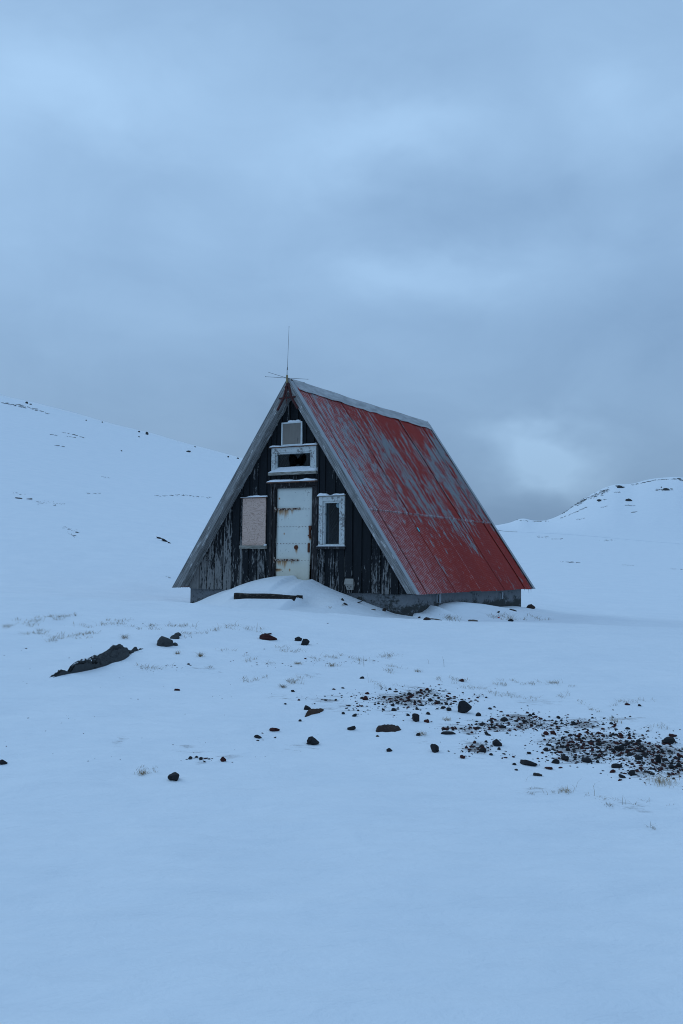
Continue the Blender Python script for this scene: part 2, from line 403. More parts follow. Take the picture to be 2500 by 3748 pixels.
# ------------------------------------------------------------------ the cabin frame in space
CX, CY, CZ, YAW, W, H, L = -1.15675, 20.0, -0.541816, 0.5315187, 2.9948, 4.42337, 6.86798
RR = np.array([math.cos(YAW), -math.sin(YAW), 0]); DD = np.array([math.sin(YAW), math.cos(YAW), 0]); C0 = np.array([CX, CY, CZ])
def ray(sx, sy):
    u0, v0 = sx-1250, sy-1874
    c, s_ = math.cos(-ROLL), math.sin(-ROLL)
    u, v = u0*c-v0*s_, u0*s_+v0*c
    x, y, z = u/FPX, 1.0, -v/FPX
    cp, sp = math.cos(PITCH), math.sin(PITCH)
    return np.array([x, y*cp-z*sp, y*sp+z*cp])
def onplane(sx, sy, t):
    D = ray(sx, sy); s_ = ((C0+t*DD)@DD)/(D@DD); p = D*s_-C0; return p@RR, p[2]
def onside(sx, sy, u):
    D = ray(sx, sy); s_ = ((C0+u*RR)@RR)/(D@RR); p = D*s_-C0; return p@DD, p[2]

# ------------------------------------------------------------------ terrain heights (camera at z = 0)
TWALL, UWALL = .33, 2.79
_cl = [(640+x*.2296, 1950+y*.2296) for x, y in [(260, 1128), (420, 1125), (590, 1060), (730, 970), (900, 900), (1020, 880), (1160, 810), (1310, 760), (1460, 722)]]
_cl += [(620+x*.4464, 1750+y*.4464) for x, y in [(870, 806), (960, 800), (1040, 797), (1062, 828), (1140, 838), (1182, 826), (1270, 872)]]
_cl += [(1150+x*.2551, 2130+y*.2551) for x, y in [(400, 150), (640, 250), (1000, 385), (1140, 455), (1395, 512)]]
CONT = np.array(sorted(onplane(a, b2, TWALL-.02) for a, b2 in _cl))
_cs = [(1480+x*.3316, 2180+y*.3316) for x, y in [(100, 197), (190, 185), (255, 140), (285, 105), (340, 130), (430, 84), (570, 65), (780, 84), (1000, 127), (1180, 114), (1290, 130)]]
CONS = np.array(sorted(onside(a, b2, UWALL) for a, b2 in _cs))
def se(sx, sy): D = ray(sx, sy); return D[0]/D[1], D[2]/D[1]
SKL = np.array([(-1.75, .09), (-1.0, .16), (-.6, .21)]+[se(*p) for p in [(-300, 1372), (0, 1440), (200, 1487), (400, 1545), (620, 1606), (880, 1676), (1300, 1790), (1640, 1880), (1828, 1936), (1900, 1938), (2100, 1950), (2500, 1986), (2900, 2015)]]+[(1.0, .02), (1.75, .05)])
SKR = np.array([(-1.75, .03), (-.3, .05)]+[se(*p) for p in [(800, 1800), (1500, 1910), (1760, 1940), (1830, 1926), (1875, 1917), (1905, 1901), (1925, 1903), (1950, 1912), (1990, 1911), (2020, 1903), (2060, 1885), (2100, 1858), (2140, 1828), (2180, 1807), (2215, 1790), (2250, 1778), (2285, 1778), (2320, 1777), (2360, 1764), (2400, 1757), (2480, 1751), (2540, 1762), (2700, 1800), (3000, 1870)]]+[(1.0, .05), (1.75, .06)])
def _smooth(tab, sig):
    g = np.linspace(-1.8, 1.8, 7201); v = np.interp(g, tab[:, 0], tab[:, 1]); n_ = int(sig*4/.0005); k = np.exp(-.5*(np.arange(-n_, n_+1)*.0005/sig)**2); k /= k.sum()
    return np.stack([g, np.convolve(np.pad(v, n_, mode='edge'), k, 'valid')], 1)
SKL = _smooth(SKL, .010); SKR = _smooth(SKR, .0036)
XC, ZCR = [-30, -8, -5.9, -2.34, .33, 3.5, 8, 30], [-.45, -.50, -.56, -.695, -.87, -1.0, -1.08, -1.2]
XB, ZB = [-30, -10, -6, -3.4, 1.3, 3, 8, 30], [-.3, -.55, -.72, -.93, -1.05, -1.08, -1.2, -1.35]
def terrain(x, y):
    x = np.asarray(x, float); y = np.asarray(y, float)
    r = np.hypot(x, y); th = np.clip(np.arctan2(x, y), -math.radians(60), math.radians(60)); s_ = np.tan(th)
    yd = r*np.cos(th); xd = r*np.sin(th)
    zc = np.interp(xd, XC, ZCR); zb = np.interp(xd, XB, ZB)
    cy = 16.3+.5*fbm(xd*.3, xd*0, 2, 11)
    near = -1.62+(zc+1.62)*ss((yd-5)/(cy-5))
    w1 = ss((yd-cy)/2.2)
    z = near*(1-w1)+zb*w1
    # dip behind the crest on the right, then the rise to the hills
    z = z-.22*ss((xd-3.5)/5)*ss((yd-20)/10)
    e1 = np.interp(s_, SKL[:, 0], SKL[:, 1]); e2 = np.interp(s_, SKR[:, 0], SKR[:, 1])
    y0 = 25.0; t1 = np.clip((yd-y0)/(150-y0), 0, 1)
    left = ss((.17-s_)/.25)
    g = t1**(1.5-.25*left)
    z = np.where(yd > y0, z+(e1*150-z)*g, z)
    t2 = np.clip((yd-150)/110, 0, 1)
    z = np.where(yd > 150, e1*150+(e2*260-e1*150)*ss(t2), z)
    z = np.where(yd > 260, e2*260-(yd-260)*.02*ss((yd-260)/40), z)
    # relief
    far = ss((yd-40)/120)
    z = z+far*(1-ss((yd-225)/30)*.8)*(1-.75*ss((s_-.12)/.05)*ss((yd-120)/20)*(1-ss((yd-160)/20)))*(.9*fbm(x*.045, y*.03, 4, 5)+.12*fbm(x*.4, y*.25, 3, 9))
    n1 = fbm(x*.55, y*.8, 4, 21); n2 = fbm(x*1.7+.3*y, y*3.2, 3, 33)
    nf = 1-ss((yd-30)/60)
    z = z+nf*(.10*n1+.03*n2)
    # foreground wind ripples
    z = z+nf*.018*(1-np.abs(2*vnoise(x*.7+.25*y, y*2.6+fbm(x*.8, y*.8, 2, 41)*2, 45)-1))
    # ---------------- drifts round the cabin
    px, py = x-CX, y-CY
    u = px*RR[0]+py*RR[1]; t = px*DD[0]+py*DD[1]
    zc2 = np.interp(u, CONT[:, 0], CONT[:, 1])+CZ
    fwd = np.maximum(TWALL-t, 0)
    Dm = np.interp(u, [-2.8, -1.8, -.6, .3, 1.1, 2.0, 2.8], [.7, 1.6, 2.5, 2.8, 2.6, 1.7, .8])
    prof = 1-ss(fwd/Dm)
    inzone = (ss((u+3.3)/.5)*ss((3.25-u)/.4))*np.where(t > 1.2, 0, 1)
    mz = z+(zc2-z)*prof
    mz = mz-.10*np.exp(-((u-1.0)/.35)**2-((fwd-.85)/.5)**2)+.05*np.exp(-((u-1.45)/.3)**2-((fwd-.7)/.5)**2)
    st = ss((u+.62)/.12)*ss((1.0-u)/.12)
    fr = -1.0-t
    ztop_ = -.035-.012*(u-.2)+CZ; zfr = np.interp(u, [-.6, -.2, .5, 1.0], [-.185, -.15, -.135, -.12])+CZ
    mz = np.where(fr > 0, mz+(zfr-mz)*st*np.exp(-(np.maximum(fr, 0)/.45)**2), mz+(ztop_-mz)*st*np.exp(-(np.minimum(fr, 0)/.35)**2))
    z = np.where(inzone > 0, z+(mz-z)*inzone, z)
    # side drift
    zs = np.interp(t, CONS[:, 0], CONS[:, 1])+CZ
    out = np.maximum(u-UWALL, 0)
    Ds = np.interp(t, [.3, .9, 2.2, 4.5, 6.6], [.5, .7, 1.5, 1.7, 1.2])
    ps = np.where(u >= 0, 1-ss(out/Ds), 0)
    sz = ss((t-.28)/.15)*ss((7.6-t)/.9)
    z = z+(zs-z)*ps*sz
    # keep the ground out of the cabin's inside
    ins = (np.abs(u) < UWALL-.18) & (t > TWALL+.15) & (t < 6.4)
    z = np.where(ins, np.minimum(z, CZ-.5), z)
    return z
GRID = {}
def make_grid():
    ra = np.concatenate([np.arange(-180, -27, 3.0), np.arange(-27, 27.001, .09), np.arange(30, 180, 3.0)])
    r = [.35]
    while r[-1] < 15.2: r.append(r[-1]*1.0+.008*r[-1]+.012)
    while r[-1] < 24.5: r.append(r[-1]+.05)
    while r[-1] < 1500: r.append(r[-1]*1.0155)
    r = np.array(r); th = np.radians(ra); A, R_ = np.meshgrid(th, r)
    X = R_*np.sin(A); Y = R_*np.cos(A); GRID.update(th=th, r=r, X=X, Y=Y, Z=terrain(X, Y))
make_grid()
def gz(x, y):                                   # height of the sheet, bilinear on the polar grid
    th, r, Z = GRID['th'], GRID['r'], GRID['Z']
    x = np.asarray(x, float); y = np.asarray(y, float)
    a = np.arctan2(x, y); q = np.hypot(x, y)
    j = np.clip(np.searchsorted(th, a)-1, 0, len(th)-2); i = np.clip(np.searchsorted(r, q)-1, 0, len(r)-2)
    fa = np.clip((a-th[j])/(th[j+1]-th[j]), 0, 1); fr_ = np.clip((q-r[i])/(r[i+1]-r[i]), 0, 1)
    return (Z[i, j]*(1-fa)+Z[i, j+1]*fa)*(1-fr_)+(Z[i+1, j]*(1-fa)+Z[i+1, j+1]*fa)*fr_
def hit(sx, sy):
    D = ray(sx, sy); th, r, Z = GRID['th'], GRID['r'], GRID['Z']
    a = math.atan2(D[0], D[1]); j = int(np.clip(np.searchsorted(th, a)-1, 0, len(th)-2)); fa = (a-th[j])/(th[j+1]-th[j])
    zz = Z[:, j]*(1-fa)+Z[:, j+1]*fa; m_ = D[2]/math.hypot(D[0], D[1]); df = r*m_-zz
    ok = (df < 0) & (r > 2) & (r < 330)
    i = int(np.argmax(ok)) if ok.any() else int(np.argmin(np.where((r > 2) & (r < 330), df, 1e9)))
    if ok.any() and i > 0: t_ = df[i-1]/(df[i-1]-df[i]); q = r[i-1]+(r[i]-r[i-1])*t_
    else: q = r[i]
    x, y = q*math.sin(a), q*math.cos(a)
    return Vector((x, y, float(gz(x, y)))), y        # y ~ depth, 1 photo px = y/FPX metres
def hits(S):
    P = []; dd = []
    for a, b2 in S:
        p, d = hit(a, b2); P.append(p[:]); dd.append(d)
    return np.array(P), np.array(dd), None

# gravel bands in the photograph: (x, y, half width, half height, weight)
BANDS = [(1470, 2562, 95, 22, 1.0), (1560, 2535, 75, 16, .9), (1600, 2572, 70, 16, .8), (1330, 2552, 70, 22, .45), (1440, 2605, 80, 16, .5), (1690, 2560, 80, 18, .4), (1700, 2668, 75, 14, 1.0), (1800, 2660, 70, 22, .9),
         (1910, 2640, 80, 26, 1.1), (2000, 2655, 80, 24, .8), (2130, 2650, 85, 16, .9), (1745, 2738, 55, 22, 1.1), (1850, 2768, 45, 10, .4), (2080, 2725, 90, 30, 1.1), (2200, 2725, 110, 34, 1.2), (2300, 2740, 110, 36, 1.1), (2130, 2775, 110, 16, .9),
         (2400, 2760, 100, 40, 1.1), (2450, 2810, 70, 26, 1.2), (2350, 2825, 70, 20, .9), (2250, 2690, 120, 12, .5), (2220, 2630, 60, 10, .3), (1280, 2590, 40, 14, .35), (735, 2778, 40, 9, .5), (950, 2690, 50, 8, .1), (1130, 2560, 60, 12, .2), (2560, 2790, 80, 50, 1.0)]

SMUDGE = [(1180, 2560, 120, 16, .62), (1040, 2550, 70, 8, .55), (1250, 2590, 90, 14, .6), (1960, 2570, 90, 10, .6), (2080, 2660, 80, 8, .7), (2300, 2630, 100, 8, .6), (1100, 2740, 60, 5, .5), (700, 2740, 70, 6, .5), (440, 2712, 22, 5, .55), (1950, 2895, 60, 9, .55), (1560, 2720, 60, 8, .5), (2300, 2950, 90, 8, .5), (840, 2770, 40, 7, .6), (760, 2450, 60, 5, .5), (1150, 2475, 60, 4, .55)]
# ------------------------------------------------------------------ ground sheet
def build_ground():
    X, Y, Z = GRID['X'], GRID['Y'], GRID['Z']
    nr, na = X.shape
    # thin-snow amount near the gravel
    thin = np.zeros_like(X)
    for bx_, by_, hw, hh, wt in BANDS+SMUDGE:
        p, d = hit(bx_, by_); k = d/FPX
        p2, _ = hit(bx_, by_-hh); p3, _ = hit(bx_, by_+hh)
        dep = max(.12, (p2-p3).length/2)
        thin = np.maximum(thin, min(wt, 1)*.72*np.exp(-(((X-p.x)/(hw*k*1.35))**2+((Y-p.y)/(dep*1.5))**2)))
    v = np.stack([X, Y, Z], -1).reshape(-1, 3)
    v = np.vstack([v, [[0, 0, float(terrain(0.0, 0.01))]]])
    i = np.arange(nr-1)[:, None]; j = np.arange(na)[None, :]; j2 = (j+1) % na
    q = np.stack([i*na+j, (i+1)*na+j, (i+1)*na+j2, i*na+j2], -1).reshape(-1, 4)
    q = q[:, ::-1]
    tri = np.stack([np.full(na, nr*na), np.arange(na), (np.arange(na)+1) % na], -1)[:, [0, 2, 1]]
    me = bpy.data.meshes.new('snow_ground')
    me.vertices.add(len(v)); me.vertices.foreach_set('co', v.ravel())
    loops = np.concatenate([q.ravel(), tri.ravel()]).astype(np.int32)
    me.loops.add(len(loops)); me.loops.foreach_set('vertex_index', loops)
    me.polygons.add(len(q)+len(tri))
    me.polygons.foreach_set('loop_start', np.concatenate([np.arange(len(q))*4, len(q)*4+np.arange(len(tri))*3]).astype(np.int32))
    me.polygons.foreach_set('loop_total', np.concatenate([np.full(len(q), 4), np.full(len(tri), 3)]).astype(np.int32))
    me.update(calc_edges=True); me.validate()
    at = me.attributes.new('thin', 'FLOAT', 'POINT'); at.data.foreach_set('value', np.concatenate([thin.ravel(), [0]]).astype(np.float32))
    o = link('snow_ground', me, M_snow, smooth=True)
    n0 = me.polygons[10].normal
    if n0.z < 0: me.flip_normals()
    tag(o, 'snow covered ground rising to white hills behind the cabin', kind='structure')
build_ground()

# far road bank: a low dark edge with a snowy carriageway behind it
def build_road():
    S = [(1800, 1939), (1890, 1940), (2000, 1945), (2100, 1951), (2250, 1963), (2400, 1977), (2520, 1989), (2900, 2018)]
    xs = np.linspace(S[0][0], S[-1][0], 70); ys = np.interp(xs, [a for a, _ in S], [b2 for _, b2 in S])
    v = []; f = []
    for i, (a, b2) in enumerate(zip(xs, ys)):
        D = ray(a, b2); p = D*142.0; hgt = .09+.06*float(fbm(a*.02, 3.0, 3, 60)); 
        zz = float(terrain(p[0], p[1]))
        yo = 6.0; z2 = float(terrain(p[0], p[1]+yo))
        v += [(p[0], p[1], zz-.3), (p[0], p[1]+.35, zz+hgt), (p[0], p[1]+yo, max(z2, zz+hgt)+.05), (p[0], p[1]+yo+.5, z2-.3)]
        if i: k = 4*i; f += [(k-4+q, k+q, k+q+1, k-4+q+1) for q in range(3)]
    o = mesh('road', v, f, M_snow); o.data.materials.append(M_scrub)
    for i, p in enumerate(o.data.polygons): p.material_index = 1 if i % 3 == 0 and i//3 < 6 else 0
    tag(o, 'snowed-over road bank crossing the far plain', kind='structure')
build_road()

# ------------------------------------------------------------------ CABIN
BZ = .46                                  # cabin origin sits this far below eave level
ORG = Vector((CX, CY, CZ-BZ))
cabin = tag(empty('cabin', ORG, -YAW), 'weathered A-frame cabin with black plank gable and steep peeling red corrugated roof', 'cabin')
def B(mb, name, mat, parent=cabin, smooth=False): return mb.build(name, mat, parent, smooth, BZ)
SL = H/W; NX, NZ = H/math.hypot(H, W), W/math.hypot(H, W)      # roof normal (right side)
TY = TWALL-.02                                                # front of the sheathing

# foundation: rough cast concrete with chipped edge
def build_foundation():
    mb = MB()
    def sheet(a, b2, z0, z1, n, m_, nrm):
        a = Vector(a); b2 = Vector(b2); v = []; f = []
        for i in range(n+1):
            for j in range(m_+1):
                p = a.lerp(b2, i/n); zz = z0+(z1-z0)*j/m_
                k = (p.x*3.1+p.y*1.7); dsp = .035*float(fbm(k*1.3, zz*3, 4, 71)) if 0 < i < n and j < m_ else 0
                v.append((p.x+nrm[0]*dsp, p.y+nrm[1]*dsp, zz))
        for i in range(n):
            for j in range(m_):
                q = i*(m_+1)+j; f.append((q, q+m_+1, q+m_+2, q+1))
        mb.add(v, f)
    x0, x1, y0, y1, zb, zt = -UWALL, UWALL, TWALL, 6.53, -1.3, -.012
    sheet((x0, y0, 0), (x1, y0, 0), zb, zt, 90, 22, (0, -1)); sheet((x1, y0, 0), (x1, y1, 0), zb, zt, 90, 22, (1, 0))
    sheet((x1, y1, 0), (x0, y1, 0), zb, zt, 20, 4, (0, 1)); sheet((x0, y1, 0), (x0, y0, 0), zb, zt, 40, 8, (-1, 0))
    mb.add([(x0, y0, zt), (x1, y0, zt), (x1, y1, zt), (x0, y1, zt)], [(0, 1, 2, 3)])
    fo = B(mb, 'foundation', M_conc, smooth=True)
    for t0, z0, z1 in ((1.42, -.20, -.055), (5.0, -.205, -.085)):
        v = B(MB().box(UWALL+.004, UWALL+.03, t0, t0+.075, z0, z1), 'vent_shade_block', M_dark, fo)  # solid block, painted dark for the shade inside the vent
        rim = MB().box(UWALL-.02, UWALL+.045, t0+.078, t0+.16, z0-.02, z1+.02).box(UWALL-.02, UWALL+.04, t0-.02, t0-.003, z0-.01, z1+.01)
        B(rim, 'vent_surround', M_ply_edge, fo)
build_foundation()

# roof: deck, sheets, ridge cap, barge boards, flashings, soffit boards
roof = empty('roof', (0, 0, 0), 0, cabin)
def slope_pt(side, s_, off):               # s_ metres down the slope from the ridge, off along the outward normal
    dxs, dzs = W/math.hypot(H, W), -H/math.hypot(H, W)
    return side*(dxs*s_+NX*off), H+dzs*s_+NZ*off
SLEN = math.hypot(H, W)
def slab(side, s0, s1, o0, o1, y0, y1, mb=None, level_end=False):
    mb = mb or MB(); v = []
    for yy in (y0, y1):
        for (a, b2) in ((s0, o0), (s1, o0), (s1, o1), (s0, o1)):
            x, z = slope_pt(side, a, b2)
            if level_end and a == s1: # cut level at the eave
                t_ = -(b2)*W/H if H else 0; x, z = slope_pt(side, a+b2*NZ/NX*1.0, b2)
            v.append((x, yy, z))
    return mb.add(v, [(0, 1, 2, 3), (7, 6, 5, 4), (0, 4, 5, 1), (1, 5, 6, 2), (2, 6, 7, 3), (3, 7, 4, 0)])
for side in (-1, 1):
    B(slab(side, .02, SLEN-.02, -.09, -.028, .06, L-.06, level_end=True), 'roof_deck', M_weath, roof)
seams = [.05, .56, 1.27, 1.98, 2.69, 3.40, 4.11, 4.82, 5.53, 6.24, L-.05]
s_seam = SLEN*(1-1.72/H)
rs = random.Random(3)
def roof_sheet(side, y0, y1, s0, s1, lift, tilt):
    elift = rs.choice([.001, .002, .004, .007, .013])
    n = int(round((y1-y0)/WAVE*6)); m_ = 5; v = []; f = []
    for i in range(n+1):
        y = y0+(y1-y0)*i/n
        wv = .0115*math.sin(2*math.pi*y/WAVE)
        for j in range(m_+1):
            s_ = s0+(s1-s0)*j/m_
            edge = elift*max(0.0, 1-(y-y0)/.09)
            off = -.012+wv+edge+lift+tilt*(j/m_)+.004*math.sin(3*s_+y*2)
            x, z = slope_pt(side, s_, off); v.append((x, y, z))
    for i in range(n):
        for j in range(m_):
            a = i*(m_+1)+j; q = (a, a+m_+1, a+m_+2, a+1)
            f.append(q if side > 0 else q[::-1])
    me_o = B(MB().add(v, f), 'roof_sheet', M_roof, roof, True)
    return me_o
for side in (1, -1):
    for k in range(len(seams)-1):
        lf = .006 if k % 2 else 0.0
        lf += rs.uniform(0, .003)
        ov = .04 if k < len(seams)-2 else 0
        roof_sheet(side, seams[k], seams[k+1]+ov, .05, s_seam+.06, lf+.016, .004)
        roof_sheet(side, seams[k]+rs.uniform(-.01, .01), seams[k+1]+ov, s_seam-.05, SLEN+.0+rs.uniform(-.012, .012), lf, 0)
# ridge cap with a sagging lower edge
def ridge_cap():
    v = []; f = []; n = 40; prof = [(-1, .25), (-1, .03), (0, 0), (1, .03), (1, .25)]
    for i in range(n+1):
        y = .11+(L-.16)*i/n; sag = .014*math.sin(y*1.3+.5)+.008*math.sin(y*4.1)
        for k, (sd_, s_) in enumerate(prof):
            if sd_ == 0: v.append((0, y, H+.048+sag*.6))
            else:
                x, z = slope_pt(sd_, s_+(.010*math.sin(y*7+k) if s_ > .1 else 0), .036+(.008*math.sin(y*11) if s_ > .1 else .008)); v.append((x, y, z+sag*.6))
    m_ = len(prof)
    for i in range(n):
        for k in range(m_-1): a = i*m_+k; f.append((a, a+m_, a+m_+1, a+1)[::-1])
    o = B(MB().add(v, f), 'ridge_cap', M_zinc, roof)
    sm = o.modifiers.new('thick', 'SOLIDIFY'); sm.thickness = .006
ridge_cap()
for yf, yb, back in ((-.0, .035, 0), (L-.035, L, 1)):
    for side in (-1, 1):
        # barge board (front face) with level cut ends
        mb = MB(); v = []
        pts = [slope_pt(side, 0, .03), slope_pt(side, SLEN+.03*NZ/NX, .03), slope_pt(side, SLEN-.135*NZ/NX, -.135), slope_pt(side, .205, -.135)]
        pts = [(x, z) for x, z in pts]
        pts[0] = (side*.004, H+.055); pts[3] = (side*.004, pts[3][1]+abs(pts[3][0])*SL)
        poly = pts if side < 0 else pts[::-1]
        bo = B(mb.prism(poly[::-1], yf, yb), 'barge_board', M_weath, roof)
        y0, y1 = (-.012, .125) if not back else (L-.11, L+.012)
        a0 = .03
        B(slab(side, a0, SLEN+.01, .030, .041, y0, y1, level_end=True), 'barge_flashing', M_flash, roof)
# soffit boards under the front overhang
for side in (-1, 1):
    for k, (y0, y1) in enumerate(((.037, .12), (.124, .215), (.219, .325))):
        B(slab(side, .15, SLEN-.03, -.125+.008*(k == 1), -.092, y0, y1, level_end=True), 'soffit_board', M_weath, roof)
# red iron bracket in the apex
br = MB()
for side in (-1, 1):
    p0 = (side*.010, -.012, H-.06); x1_, z1_ = slope_pt(side, .66, -.135)
    br.tube([p0, slope_pt(side, .35, -.125)[:1]+(-.014,)+slope_pt(side, .35, -.125)[1:], (x1_, -.012, z1_)], .026, 6)
br.tube([(-.20, -.022, 4.045), (.20, -.022, 4.055)], .018, 6); br.tube([(-.01, -.03, 4.27), (-.012, -.03, 4.0), (.0, -.03, 3.9)], [.012, .011, .004], 6)
ring = [(.05*math.cos(a)-.01, -.03, 4.27+.035*math.sin(a)) for a in np.linspace(0, 2*math.pi, 13)]
br.tube(ring, .010, 5)
B(br, 'apex_bracket', M_red, roof)
# rust streak boards edge: small red flashing end at the apex
B(slab(1, .05, .30, .042, .048, .128, .165), 'apex_flashing', M_redtrim, roof)
# turquoise scrap stuck on the roof
D_ = ray(1529, 1940); nrm = NX*RR+np.array([0, 0, NZ]); p0 = C0+np.array([0, 0, H]); s_ = (p0@nrm)/(D_@nrm); pr = D_*s_-C0
ty, tz = pr@DD, pr[2]; tsl = (H-tz)/H*SLEN
B(slab(1, tsl-.05, tsl+.05, .012, .024, ty-.022, ty+.022), 'scrap_patch', M_cyan, roof)
# icicles at the far eave
for (t_, ln) in ((6.62, .14), (6.78, .12), (6.30, .05)):
    x, z = slope_pt(1, SLEN-.01, .0)
    B(MB().tube([(x-.03, t_, z), (x-.028, t_, z-ln*.5), (x-.027, t_, z-ln)], [.012, .006, .0015], 6), 'icicle', M_ice, roof)

# gable walls: sheathing with openings, then every board on its own
OPEN = [(-.46, .47, .0, 2.17), (-.46, .41, 2.57, 2.91), (.765, 1.125, .965, 1.835)]
wall = empty('gable_wall', (0, 0, 0), 0, cabin)
def ztop(x): return H-.14-abs(x)*SL
def sheath():
    xs = sorted({-2.79, 2.79, 0.0}|{a for o in OPEN for a in o[:2]}); zs = sorted({-.02}|{a for o in OPEN for a in o[2:]})
    mb = MB()
    for a, b2 in zip(xs[:-1], xs[1:]):
        segs = [(-.02, None)]
        for o in sorted(OPEN, key=lambda q: q[2]):
            if a >= o[0]-1e-6 and b2 <= o[1]+1e-6:
                lo, hi = segs.pop(); segs += [(lo, o[2]), (o[3], None)]
        for lo, hi in segs:
            if hi is not None:
                if hi-lo > .01: mb.box(a, b2, TY, TY+.05, lo, hi)
            else:
                za, zb_ = ztop(a), ztop(b2)
                if max(za, zb_) <= lo: continue
                poly = [(a, lo), (b2, lo), (b2, max(zb_, lo+.001)), (a, max(za, lo+.001))]
                mb.prism(poly, TY, TY+.05)
    B(mb, 'sheathing', M_dframe, wall)
sheath()
B(MB().prism([(-2.79, -.02), (2.79, -.02), (2.79, .14), (0, ztop(0)), (-2.79, .14)], 6.45, 6.52), 'rear_wall', M_board, cabin)
for side in (-1, 1):
    B(MB().box(min(side*2.70, side*2.78), max(side*2.70, side*2.78), TWALL+.05, 6.44, -.02, .16), 'sill_plate', M_dframe, cabin)
# openings that stop the boards (outer edges of the joinery)
STOP = [(-.60, .58, -1, 2.27), (-.57, .56, 2.49, 3.04), (-1.31, -.69, .90, 1.985), (.645, 1.265, .90, 1.96)]
rb = random.Random(11)
def one_board(a, b2, y0, y1):
    spans = [(-.02+rb.uniform(-.012, .008), None)]
    for o in sorted(STOP, key=lambda q: q[2]):
        ovl = min(b2, o[1])-max(a, o[0])
        if ovl > .45*(b2-a):
            lo, hi = spans.pop(); spans += [(lo, o[2]), (o[3], None)]
    for lo, hi in spans:
        jy = rb.uniform(-.003, .003); jx = rb.uniform(-.004, .004)
        if hi is not None:
            if hi-lo < .03: continue
            poly = [(a, lo), (b2, lo), (b2+jx, hi), (a+jx, hi)]
        else:
            za, zb_ = ztop(a)+.03, ztop(b2)+.03
            if a < 0 < b2:
                poly = [(a, lo), (b2, lo), (b2, zb_), (0, ztop(0)+.03), (a, za)]
            else:
                if min(za, zb_) <= lo+.02:
                    if max(za, zb_) <= lo+.02: continue
                    xx = a+(b2-a)*(lo-za)/(zb_-za)
                    poly = [(a, lo), (xx, lo), (a, za)] if za > zb_ else [(xx, lo), (b2, lo), (b2, zb_)]
                else: poly = [(a, lo), (b2, lo), (b2, zb_), (a, za)]
        B(MB().prism(poly, y0+jy, y1+jy), 'board', M_board, wall)
proud = [(-2.71, -2.51), (-2.475, -2.30), (-2.265, -2.08), (-2.045, -1.86), (-1.825, -1.62), (-1.59, -1.41), (-1.375, -1.33), (-1.30, -1.16), (-1.06, -.93), (-.86, -.70), (-.67, -.605),
         (-.565, -.46), (-.43, -.32), (-.22, -.115), (-.015, .095), (.185, .295), (.395, .50), (.60, .635), (.66, .78), (.89, 1.03), (1.14, 1.262), (1.285, 1.445), (1.49, 1.665), (1.71, 1.88), (1.925, 2.09), (2.135, 2.30), (2.345, 2.50), (2.535, 2.68)]
for a, b2 in proud: one_board(a, b2, TY-.046, TY-.022)
for (a0, a1), (b0, b1) in zip(proud[:-1], proud[1:]):
    if b0-a1 > .004: one_board(a1-.015, b0+.015, TY-.022, TY-.002)
one_board(-2.78, -2.70, TY-.022, TY-.002); one_board(2.66, 2.78, TY-.022, TY-.002)

# snow lying on ledges
def snowcap(name, parent, x0, x1, y0, y1, z, hgt, seed, back=0.0, gap=None):
    n, m_ = 36, 5; v = []; f = []
    for i in range(n+1):
        for j in range(m_+1):
            a, b2 = i/n, j/m_
            x = x0+(x1-x0)*a; y = y0+(y1-y0)*b2
            e = min(1, a/.05, (1-a)/.05); e = max(e, 0)**.5*(min(1, (b2+.12)/.35))**.5
            hh = hgt*(.55+1.1*float(fbm(a*5+seed, b2*1.2, 3, seed)+.12))*e+back*b2*e
            if gap: hh *= 1-gap[2]*math.exp(-((a-gap[0])/gap[1])**4)
            v.append((x, y, z+max(hh, .003)))
    for i in range(n):
        for j in range(m_): a = i*(m_+1)+j; f.append((a, a+m_+1, a+m_+2, a+1))
    k = len(v)
    v += [(p[0], p[1], z-.001) for p in v]
    f += [tuple(q+k for q in reversed(g)) for g in f]
    bd = [i*(m_+1) for i in range(n+1)]+[n*(m_+1)+j for j in range(1, m_+1)]+[i*(m_+1)+m_ for i in range(n-1, -1, -1)]+[j for j in range(m_-1, 0, -1)]
    f += [(bd[i], bd[i]+k, bd[(i+1) % len(bd)]+k, bd[(i+1) % len(bd)]) for i in range(len(bd))]
    return B(MB().add(v, f), name, M_cap, parent, False)

# ---- door
door = empty('door', (0, 0, 0), 0, cabin)
leaf = MB()
nx_, nz_ = 14, 24; v = []; f = []
for i in range(nx_+1):
    for j in range(nz_+1):
        b2 = j/nz_; xl = -.47+.02*b2; xr = .375+.075*min(1, b2*1.15); x = xl+(xr-xl)*i/nx_
        z = .10+2.07*b2
        y = TY+.012+.006*math.sin(x*7+z*3)-.035*max(0, i/nx_-.5)*max(0, 1-b2*3.2)
        v.append((x, y, z))
for i in range(nx_):
    for j in range(nz_): a = i*(nz_+1)+j; f.append((a, a+nz_+1, a+nz_+2, a+1))
lo = B(leaf.add(v, f), 'door_leaf', M_door, door, True)
sm = lo.modifiers.new('thick', 'SOLIDIFY'); sm.thickness = .045; sm.offset = -1
riv = MB()
for zz in (1.715, 1.345, .985, .63):
    for k in range(11):
        x = -.42+.078*k
        if x < .37: riv.tube([(x, TY+.014, zz), (x, TY-.004, zz)], .0065, 5)
tag(B(riv, 'rivet_rows', M_rust, lo), kind='stuff')
